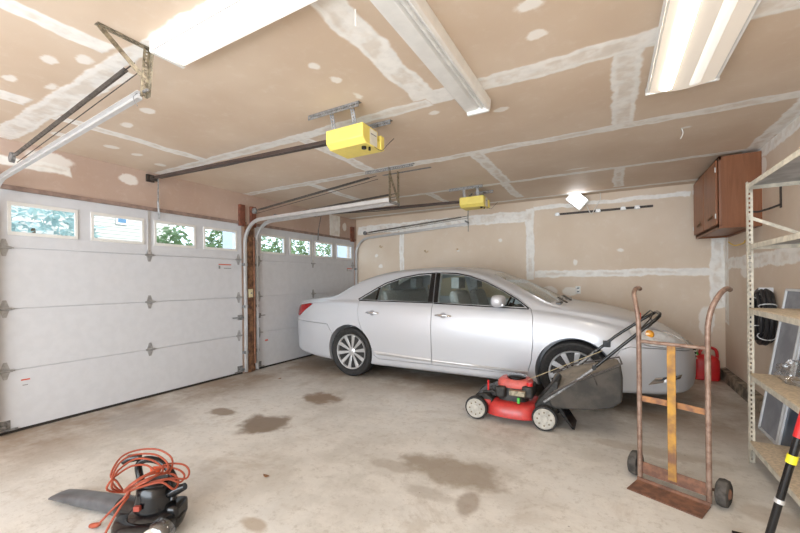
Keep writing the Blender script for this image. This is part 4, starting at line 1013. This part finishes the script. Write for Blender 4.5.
# cord: two bundles of loops pinched into a knot, two hanging ends, one with a plug
t = thing('coiled_cord', 'orange extension cord coiled over the black leaf blower', 'cord', bo, YAW, local=True)
cp = [(-0.143, -0.04, 0.202), (-0.179, -0.041, 0.258), (-0.203, -0.049, 0.296), (-0.199, 0.017, 0.354), (-0.141, 0.063, 0.372), (-0.042, 0.082, 0.365), (0.05, 0.052, 0.332), (0.085, -0.021, 0.297), (0.028, -0.066, 0.294), (-0.066, -0.07, 0.249), (-0.128, -0.06, 0.215), (-0.066, -0.051, 0.27), (-0.015, -0.021, 0.292), (0.045, 0.021, 0.314), (0.123, 0.029, 0.308), (0.181, -0.012, 0.296), (0.186, -0.049, 0.273), (0.131, -0.075, 0.288), (0.055, -0.093, 0.284), (-0.031, -0.09, 0.25), (-0.136, -0.048, 0.205), (-0.167, -0.078, 0.261), (-0.18, -0.065, 0.301), (-0.178, -0.01, 0.346), (-0.132, 0.037, 0.36), (-0.042, 0.057, 0.349), (0.045, 0.019, 0.324), (0.08, -0.039, 0.304), (0.026, -0.093, 0.301), (-0.061, -0.078, 0.252), (-0.121, -0.068, 0.219), (-0.059, -0.089, 0.276), (-0.004, -0.048, 0.3), (0.043, 0.002, 0.307), (0.118, -0.001, 0.295), (0.167, -0.03, 0.278), (0.17, -0.077, 0.268), (0.124, -0.094, 0.294), (0.061, -0.124, 0.288), (-0.026, -0.098, 0.254), (-0.133, -0.056, 0.21), (-0.155, -0.102, 0.256), (-0.156, -0.088, 0.302), (-0.159, -0.038, 0.325), (-0.118, 0.013, 0.347), (-0.039, 0.024, 0.335), (0.036, -0.003, 0.305), (0.067, -0.08, 0.31), (0.025, -0.126, 0.307), (-0.055, -0.086, 0.256), (-0.116, -0.076, 0.227), (-0.046, -0.114, 0.278), (0.001, -0.07, 0.302), (0.045, -0.018, 0.288), (0.111, -0.021, 0.276), (0.155, -0.063, 0.262), (0.16, -0.111, 0.253), (0.12, -0.134, 0.299), (0.065, -0.139, 0.295), (-0.019, -0.106, 0.261), (-0.125, -0.064, 0.214), (-0.15, -0.14, 0.269), (-0.138, -0.126, 0.311), (-0.14, -0.083, 0.315), (-0.108, -0.031, 0.331), (-0.039, -0.012, 0.324), (0.029, -0.043, 0.294), (0.058, -0.114, 0.313), (0.031, -0.148, 0.304), (-0.048, -0.094, 0.26)]
lift = .014
obj('cord', MB().tube(smooth_path([(x, y, z+lift) for x, y, z in cp], 4), .0050, 7), M_orange, t)
obj('cord_end', MB().tube(smooth_path([(-.09, -.07, .222), (-.14, -.072, .18), (-.198, -.065, .125), (-.255, -.045, .07), (-.29, -.02, .035)], 5), .0056, 7), M_orange, t)
obj('cord_end', MB().tube(smooth_path([(-.088, -.08, .215), (-.101, -.12, .185), (-.124, -.15, .13), (-.150, -.17, .06), (-.155, -.19, .008), (-.14, -.25, .007)], 5), .0056, 7), M_orange, t)
obj('cord_tie', MB().tube([(-.125, -.06, .19), (-.10, -.10, .215), (-.085, -.075, .245), (-.11, -.04, .22)], .007, 7, closed=True), M_orange, t)
pl = obj('plug', MB().tube([(-.285, -.022, .038), (-.305, -.012, .028), (-.335, .0, .017), (-.355, .003, .014)], [.007, .013, .014, .010], 10), M_orange, t)
obj('prongs', MB().bar((-.352, .009, .014), (-.378, .012, .012), .006, .002).bar((-.352, -.004, .014), (-.376, -.002, .012), .006, .002), M_galv, pl)

# ------------------------------------------------------------------ shelving on the right
sh = thing('shelving_unit', 'tall cream slotted angle shelving unit at the right wall', 'shelf', (1.06, 2.9, 0))
y1, y0 = 3.47, 2.25; xa, xb = .845, 1.29
for (x, y, sx, sy) in ((xa, y1, 1, -1), (xb, y1, -1, -1), (xa, y0, 1, 1), (xb, y0, -1, 1)):
    mb = MB().ladder((x+sx*.018, y, 0), (x+sx*.018, y, 1.96), .036, .002, .032, .010, (1, 0, 0)).ladder((x, y+sy*.018, 0), (x, y+sy*.018, 1.96), .036, .002, .032, .010, (0, 1, 0))
    obj('post', mb, M_shelf, sh)
def deck(z, top_m, edge=True, nm='shelf_board', th=.012):
    fr = MB()
    for (a, b) in (((xa+.002, y0, z), (xa+.002, y1, z)), ((xb-.002, y0, z), (xb-.002, y1, z)), ((xa, y0+.002, z), (xb, y0+.002, z)), ((xa, y1-.002, z), (xb, y1-.002, z))):
        fr.bar((a[0], a[1], a[2]-.014), (b[0], b[1], b[2]-.014), .003, .032)
    f = obj('shelf_frame', fr, M_shelf, sh)
    obj(nm, MB().box((xa+.004, y0+.004, z-.004), (xb-.004, y1-.004, z-.004+th)), top_m, sh, bevel=.001)
    cl = MB()
    for (x, sx) in ((xa, 1), (xb, -1)):
        cl.prism([(y1-.003, z-.03), (y1-.003, z-.095), (y1-.06, z-.03)], x+sx*.003, x+sx*.006, 'x')
    obj('gusset', cl, M_shelf, sh)
deck(1.94, M_shelfg, th=.004, nm='steel_shelf'); deck(1.52, M_shelfg, th=.004, nm='steel_shelf')
deck(1.075, M_board); deck(.62, M_board); deck(.145, M_board)
obj('diagonal_brace', MB().bar((xa+.01, y1+.004, 1.72), (xb-.01, y1+.004, 1.50), .003, .022), M_shelf, sh)
obj('diagonal_brace', MB().bar((xb+.003, y0, 1.9), (xb+.003, y1, 1.2), .003, .022), M_shelf, sh)
# window screens leaning behind and under the shelves
def leaning(name, label, y0, y1, z0, z1, xt, xb_, m_in, fw, shift, cat, group=None):
    t = thing(name, label, cat, (xb_, (y0+y1)/2, z0), group=group)
    th = .010
    def P(y, z, o=0):
        k = (z-z0)/(z1-z0); return (xb_+(xt-xb_)*k+o, y+shift*k, z)
    fr = MB()
    for (ya, za, yb, zb_) in ((y0, z0, y1, z0), (y0, z1, y1, z1), (y0, z0, y0, z1), (y1, z0, y1, z1)):
        fr.bar(P(ya, za), P(yb, zb_), .02, fw, up=(1, 0, 0) if za == zb_ else (1, 0, 0))
    obj('frame', fr, M_alum, t, bevel=.002)
    vs = [P(y0, z0, -.003), P(y1, z0, -.003), P(y1, z1, -.003), P(y0, z1, -.003), P(y0, z0, .003), P(y1, z0, .003), P(y1, z1, .003), P(y0, z1, .003)]
    obj('mesh_panel', MB().add(vs, [(0,1,2,3),(7,6,5,4),(0,4,5,1),(1,5,6,2),(2,6,7,3),(3,7,4,0)], 0, False), m_in, t)
    return t
leaning('window_screen', 'white framed grey window screen leaning on the right wall behind the shelves', 3.90, 4.28, .012, 1.19, 1.300, 1.12, M_screen, .030, 0, 'window screen')
leaning('storm_window', 'white framed window sash leaning in front of the grey screen behind the shelves', 3.50, 3.86, .012, 1.15, 1.300, 1.12, mat('bluish_dark_glass', (.09, .12, .17), .15), .03, 0, 'window')
# clear plastic bag
bm_ = bmesh.new(); bmesh.ops.create_icosphere(bm_, subdivisions=4, radius=1)
random.seed(5)
from mathutils import noise as mn
for v in bm_.verts:
    c = v.co.copy(); k = 1+.22*mn.noise(c*2.3)+.16*mn.noise(c*5)+.07*mn.noise(c*11)
    if c.z > .5: k *= 1+.35*max(0, mn.noise(c*4+Vector((3, 1, 2))))
    v.co = Vector((c.x*.10*k, c.y*.13*k, max(-.052, c.z*.075*k)))
me = bpy.data.meshes.new('plastic_bag'); bm_.to_mesh(me); bm_.free(); me.materials.append(G_water)
me.polygons.foreach_set('use_smooth', [True]*len(me.polygons)); me.set_sharp_from_angle(angle=R(25))
pb = bpy.data.objects.new('plastic_bag', me); COL.objects.link(pb); pb.location = (1.03, 3.22, .682)
tag(pb, 'crumpled clear plastic bag lying on the middle wooden shelf', 'bag')

# black pole with a yellow band, leaning into the frame at the lower right
t = thing('pole', 'black pole with a bright yellow band leaning at the lower right by the shelves', 'pole', (.60, 2.05, 0))
pa, pb_ = Vector((.508, 2.05, .0)), Vector((.745, 2.05, 1.12)); dd = pb_-pa
obj('shaft', MB().cyl(pa, pb_, .0135, 14), M_black, t)
obj('yellow_band', MB().cyl(pa+dd*.495, pa+dd*.525, .0175, 14), M_ytape, t, label='bright yellow band')
obj('worn_collar', MB().cyl(pa+dd*.345, pa+dd*.36, .0165, 12), M_galv, t)
obj('red_grip', MB().cyl(pa+dd*.59, pa+dd*.72, .017, 14), M_red2, t, label='red grip')
t = thing('scrap_block', 'dark bit of wood on the floor at the bottom edge of the picture', 'wood scrap', (.59, 2.40, 0))
obj('block', MB().box((.53, 2.40, 0), (.585, 2.455, .02)), M_black, t, bevel=.003); obj('wood_end', MB().box((.585, 2.40, 0), (.61, 2.455, .018)), mat('tan_wood', (.5, .3, .15), .7), t, bevel=.002)
random.seed(8)
for i, (x, y) in enumerate([(-2.0, 1.72), (-3.85, 3.55), (.75, 2.35)]):
    mb = MB(); a = i*1.3; c, s = cos(a), sin(a)
    pts = [(-.03, 0), (-.015, .012), (.008, .014), (.03, .002), (.008, -.012), (-.014, -.010)]
    vs = [(x+c*u-s*v, y+s*u+c*v, .003+.010*abs(u)/.03) for u, v in pts]+[(x+c*u-s*v, y+s*u+c*v, .0015+.010*abs(u)/.03) for u, v in pts]
    mb.add(vs, [list(range(6)), list(range(6, 12))[::-1]]+[[j, (j+1) % 6, 6+(j+1) % 6, 6+j] for j in range(6)])
    tag(obj('dry_leaf', mb, mat('dry_brown_leaf', (.32, .15, .06), .7, 0, .2)), ['dry brown leaf on the floor right of the leaf blower', 'dry brown leaf on the floor by the post between the doors', 'dry brown leaf on the floor near the black pole'][i], 'leaf', 'dry leaves on the floor')

# ------------------------------------------------------------------ wall cabinet
cb_ = thing('wall_cabinet', 'brown wooden two door wall cabinet high in the right back corner', 'cabinet', (1.15, 5.4, 1.80))
xc, ya, yb, z0, z1 = .99, 4.92, 6.10, 1.80, 2.535
mb = MB().box((xc, ya, z0), (XR, ya+.018, z1)).box((xc, yb-.018, z0), (XR, yb, z1)).box((xc, ya, z0+.02), (XR, yb, z0+.04)).box((xc, ya, z1-.018), (XR, yb, z1)).box((xc, ya, z0), (xc+.02, yb, z0+.055)).box((xc, ya, z1-.04), (xc+.02, yb, z1)).box((xc, ya, z0), (xc+.02, ya+.04, z1)).box((XR-.02, ya, z0), (XR, yb, z1)).box((xc, (ya+yb)/2-.02, z0), (xc+.02, (ya+yb)/2+.02, z1))
obj('cabinet_body', mb, M_cabs, cb_, bevel=.002)
for a, b, hy in ((ya+.025, (ya+yb)/2-.012, 1), ((ya+yb)/2+.012, yb-.02, 0)):
    d = obj('cabinet_door', MB().box((xc-.022, a, z0+.045), (xc-.002, b, z1-.03)), M_cab, cb_, bevel=.005)
    cy = (a+b)/2-.10
    obj('handle', MB().tube(smooth_path([(xc-.022, cy-.045, z0+.15), (xc-.045, cy-.03, z0+.12), (xc-.05, cy, z0+.11), (xc-.045, cy+.03, z0+.12), (xc-.022, cy+.045, z0+.15)], 5), .006, 8).lathe([(.001, 0), (.03, -.003), (.028, 0)], (xc-.022, cy, z0+.15), 'x', 14), mat('aged_brass', (.20, .12, .07), .4, .7), d)
    for zz in (z0+.13, z1-.13): obj('hinge', MB().cyl((xc-.024, a-.004 if hy else b+.004, zz-.025), (xc-.024, a-.004 if hy else b+.004, zz+.025), .006, 8), M_white2, d)

# ------------------------------------------------------------------ things on the walls
def wall_hook(x, y, z, wall, m, label, k=1.0):
    if wall == 'b': pts = [(x, YB, z+.03*k), (x, YB-.02, z+.01*k), (x+.06*k, YB-.06, z-.01*k), (x+.09*k, YB-.06, z+.015*k)]
    else: pts = [(XR, y, z+.03*k), (XR-.02, y, z+.01*k), (XR-.07*k, y, z-.005), (XR-.11*k, y, z+.03*k)]
    tag(obj('wall_hook', MB().tube(smooth_path(pts, 5), .006, 7).cyl(pts[0], (Vector(pts[0])+(Vector((0, -.006, 0)) if wall == 'b' else Vector((-.006, 0, 0)))), .012, 8), m), label, 'hook')
mh = mat('yellow_vinyl_hook', (.75, .50, .08), .5); mtan = mat('tan_hook', (.62, .42, .20), .5)
wall_hook(-3.97, 0, 1.97, 'b', mtan, 'tan hook on the back wall above the rear of the car')
wall_hook(-2.98, 0, 1.83, 'b', mtan, 'tan hook on the back wall above the roof of the car')
wall_hook(-2.35, 0, 1.84, 'b', mtan, 'small hook on the back wall right of the other two hooks', .5)
wall_hook(0, 5.45, 1.66, 'r', mh, 'yellow hook on the right wall under the cabinet', 1.3)
t = thing('shelf_bracket', 'dark steel bracket on the right wall beside the cabinet', 'bracket', (XR, 4.46, 2.0))
obj('bracket_arm', MB().box((XR-.006, 4.44, 1.90), (XR, 4.475, 2.14)).tube(smooth_path([(XR-.004, 4.457, 1.93), (XR-.08, 4.457, 1.90), (XR-.16, 4.457, 1.88), (XR-.22, 4.457, 1.90)], 5), .009, 8), M_dark, t)
t = thing('electrical_outlet', 'white electrical outlet on the back wall above the hood', 'outlet', (-.41, YB, 1.13))
obj('cover_plate', MB().box((-.445, YB-.006, 1.07), (-.375, YB, 1.19)), M_outlet, t, bevel=.003)
obj('receptacle', MB().box((-.428, YB-.009, 1.145), (-.392, YB-.005, 1.172)).box((-.428, YB-.009, 1.09), (-.392, YB-.005, 1.117)), M_black, t, bevel=.002)
t = thing('tool_rail', 'dark tool rail with grey clips on the back wall under the work light', 'tool rail', (-.07, YB, 2.31))
obj('rail', MB().box((-.72, YB-.02, 2.295), (.55, YB, 2.325)), M_dark, t, bevel=.003)
for x in (-.69, -.13, .19, .36):
    obj('clip', MB().box((x-.03, YB-.035, 2.285), (x+.03, YB-.018, 2.335)).box((x-.035, YB-.045, 2.285), (x-.02, YB-.018, 2.31)).box((x+.02, YB-.045, 2.285), (x+.035, YB-.018, 2.31)), M_galv, t, bevel=.003)
# black hose coil hung on the right wall
t = thing('hose_coil', 'black hose coiled and tied on the right wall behind the shelving', 'hose', (XR-.06, 4.62, .92))
pts = []
for k in range(7):
    for j in range(24):
        a = 2*pi*j/24; r = .165+.016*(k % 3); pts.append((XR-.032-.028*(k//2)+.004*cos(3*a), 4.66+r*.92*sin(a)+.004*k, .93+r*1.28*cos(a)))
obj('hose_loops', MB().tube(smooth_path(pts, 2), .016, 8), M_hose, t)
for a in (.45, 2.1, 3.9, 5.2):
    c = Vector((XR-.08, 4.66+.17*sin(a), .93+.23*cos(a)))
    ring = [c+Vector((.062*cos(b), .045*sin(b)*sin(a), .045*sin(b)*cos(a))) for b in [2*pi*i/12 for i in range(12)]]
    obj('tie', MB().tube(ring, .004, 6, closed=True), M_alum, t)
obj('hanger_nail', MB().box((XR-.10, 4.655, 1.13), (XR, 4.665, 1.20)), M_alum, t)
# red fuel can
gc = thing('fuel_can', 'red plastic fuel can on the floor in the back right corner', 'fuel can', (1.07, 6.08, 0))
mb = rings([(.125, .10, 0), (.138, .115, .012), (.140, .118, .15), (.138, .115, .25), (.12, .095, .29), (.07, .06, .31)], 1.07, 6.08, .5)
obj('tank', mb, M_red2, gc)
obj('handle', MB().tube(smooth_path([(1.01, 6.08, .30), (1.03, 6.08, .37), (1.10, 6.08, .405), (1.17, 6.08, .385), (1.19, 6.08, .32), (1.185, 6.08, .25)], 6), .018, 10), M_red2, gc)
obj('spout', MB().cyl((.985, 6.06, .28), (.965, 6.06, .36), .022, 12).cyl((.965, 6.06, .36), (.90, 6.05, .40), .014, 10), M_green, gc, label='green and black spout')
obj('cap', MB().cyl((.90, 6.05, .40), (.87, 6.047, .418), .018, 10), M_black, gc)
# stub of cord hanging from the ceiling, one by the lamp
tag(obj('ceiling_string', MB().tube(smooth_path([(.55, 3.93, H), (.56, 3.93, H-.04), (.54, 3.92, H-.09)], 5), .004, 6), M_outlet), 'short white string hanging from the ceiling near the right corner', 'string')
tag(obj('ceiling_string', MB().tube(smooth_path([(-1.02, 1.42, H), (-1.02, 1.42, H-.05), (-1.02, 1.42, H-.08)], 4), .004, 6), M_outlet), 'short white string hanging beside the unlit strip light', 'string')

# ------------------------------------------------------------------ outside, seen through the door windows
struct('ground_outside', MB().box((-40, -25, -.25), (XD-.16, 40, -.12)), M_asph, label='driveway and yard outside the doors')
hs = thing('neighbor_house', 'cream house with lap siding and one small blue window, seen through the nearer door', 'house', (-13.5, 3.5, -.12))
sid = MB(); 
for k in range(50):
    z = -.12+k*.108; sid.prism([(-13.0, z), (-12.985, z), (-12.998, z+.108), (-13.0, z+.108)], 4.2, 7.3, 'y')
obj('siding_wall', sid, siding_mat(), hs)
obj('house_body', MB().box((-19, 4.2, -.12), (-13.0, 7.3, 5.28)), siding_mat(), hs)
obj('roof', MB().prism([(-12.6, 5.2), (-15.9, 7.6), (-19.4, 5.2), (-19.4, 5.05), (-12.6, 5.05)], 3.9, 7.6, 'y'), M_roof, hs)
w_ = obj('window', MB().box((-12.98, 5.62, 3.10), (-12.95, 5.94, 3.85)), M_white2, hs)
obj('pane', MB().box((-12.955, 5.67, 3.16), (-12.945, 5.89, 3.79)), mat('blue_pane', (.10, .22, .36), .1), w_)
def shrub(name, label, x, y, z0, rx, ry, rz, n, seed, m, leaf=.10, group='shrubs and trees outside', trunk=True):
    random.seed(seed); t = thing(name, label, 'tree' if 'tree' in name else 'shrub', (x, y, -.12), group=group)
    mb = MB()
    for i in range(n):
        while True:
            a, b, c = random.uniform(-1, 1), random.uniform(-1, 1), random.uniform(-1, 1); r = a*a+b*b+c*c
            if .30 < r < 1: break
        k = 1+.25*mn.noise(Vector((a, b, c))*2.5+Vector((seed, 0, 0)))
        p = Vector((x+a*rx*k, y+b*ry*k, z0+rz+c*rz*k)); s = leaf*random.uniform(.6, 1.3)
        M_ = Matrix.Translation(p) @ Matrix.Rotation(random.uniform(0, 6.28), 4, 'Z') @ Matrix.Rotation(random.uniform(-1.2, 1.2), 4, 'X') @ Matrix.Rotation(random.uniform(0, 6.28), 4, 'Z')
        mb.add([(-s, 0, 0), (0, -s*.45, s*.1), (s, 0, 0), (0, s*.45, s*.1)], [(0, 1, 2, 3)], 0, False, M_)
    me = bpy.data.meshes.new('foliage'); me.from_pydata([tuple(v-wloc(t)) for v in mb.v], [], mb.f); me.materials.append(m)
    if not m.get('leafy'):
        m['leafy'] = 1; tt = NT(m); tl = tt.new('ShaderNodeBsdfTranslucent'); tl.inputs[0].default_value = (.26, .36, .20, 1) if m is M_leaf else (.5, .66, .66, 1)
        mx = tt.new('ShaderNodeMixShader'); mx.inputs[0].default_value = .5; tt.l.new(tt.b.outputs[0], mx.inputs[1]); tt.l.new(tl.outputs[0], mx.inputs[2]); tt.l.new(mx.outputs[0], tt.n['Material Output'].inputs[0])
    o = bpy.data.objects.new('foliage', me); COL.objects.link(o); o.parent = t
    obj('trunk', MB().cyl((x, y, -.12), (x+.05, y, z0+rz), .09, 8, r2=.03), M_bark, t)
    return t
shrub('tree', 'pale leafy tree seen through the leftmost door window', -9.0, 2.6, 1.2, 1.0, .9, 1.1, 1500, 1, M_leaf2, .09)
shrub('shrub', 'green shrub seen through the third window of the nearer door', -8.2, 4.55, .0, .7, .62, 1.25, 2600, 2, M_leaf, .085)
shrub('shrub', 'green shrub seen through the fourth window of the nearer door', -8.6, 6.25, .2, .8, .75, 1.35, 2800, 3, M_leaf, .085)
shrub('shrub', 'dark green shrub seen through the first window of the door behind the car', -9.2, 8.3, .0, .9, .85, 1.4, 2600, 4, M_leaf, .085)
shrub('tree', 'green tree seen through the second window of the door behind the car', -10.2, 10.3, .0, .9, .9, 1.5, 2600, 5, M_leaf, .09)
shrub('tree', 'green tree seen through the last windows of the door behind the car', -10.6, 12.6, .0, 1.1, 1.0, 1.6, 2600, 6, M_leaf, .09)
for (x, y, w, l) in ((-6.2, 4.63, .14, 'pale blue porch column outside the nearer door'), (-6.2, 8.12, .20, 'pale blue porch column outside the door behind the car')):
    tag(obj('porch_column', MB().box((x-w, y-w, -.12), (x+w, y+w, 3.4)).box((x-w-.04, y-w-.04, -.12), (x+w+.04, y+w+.04, .1)), M_column), l, 'column')
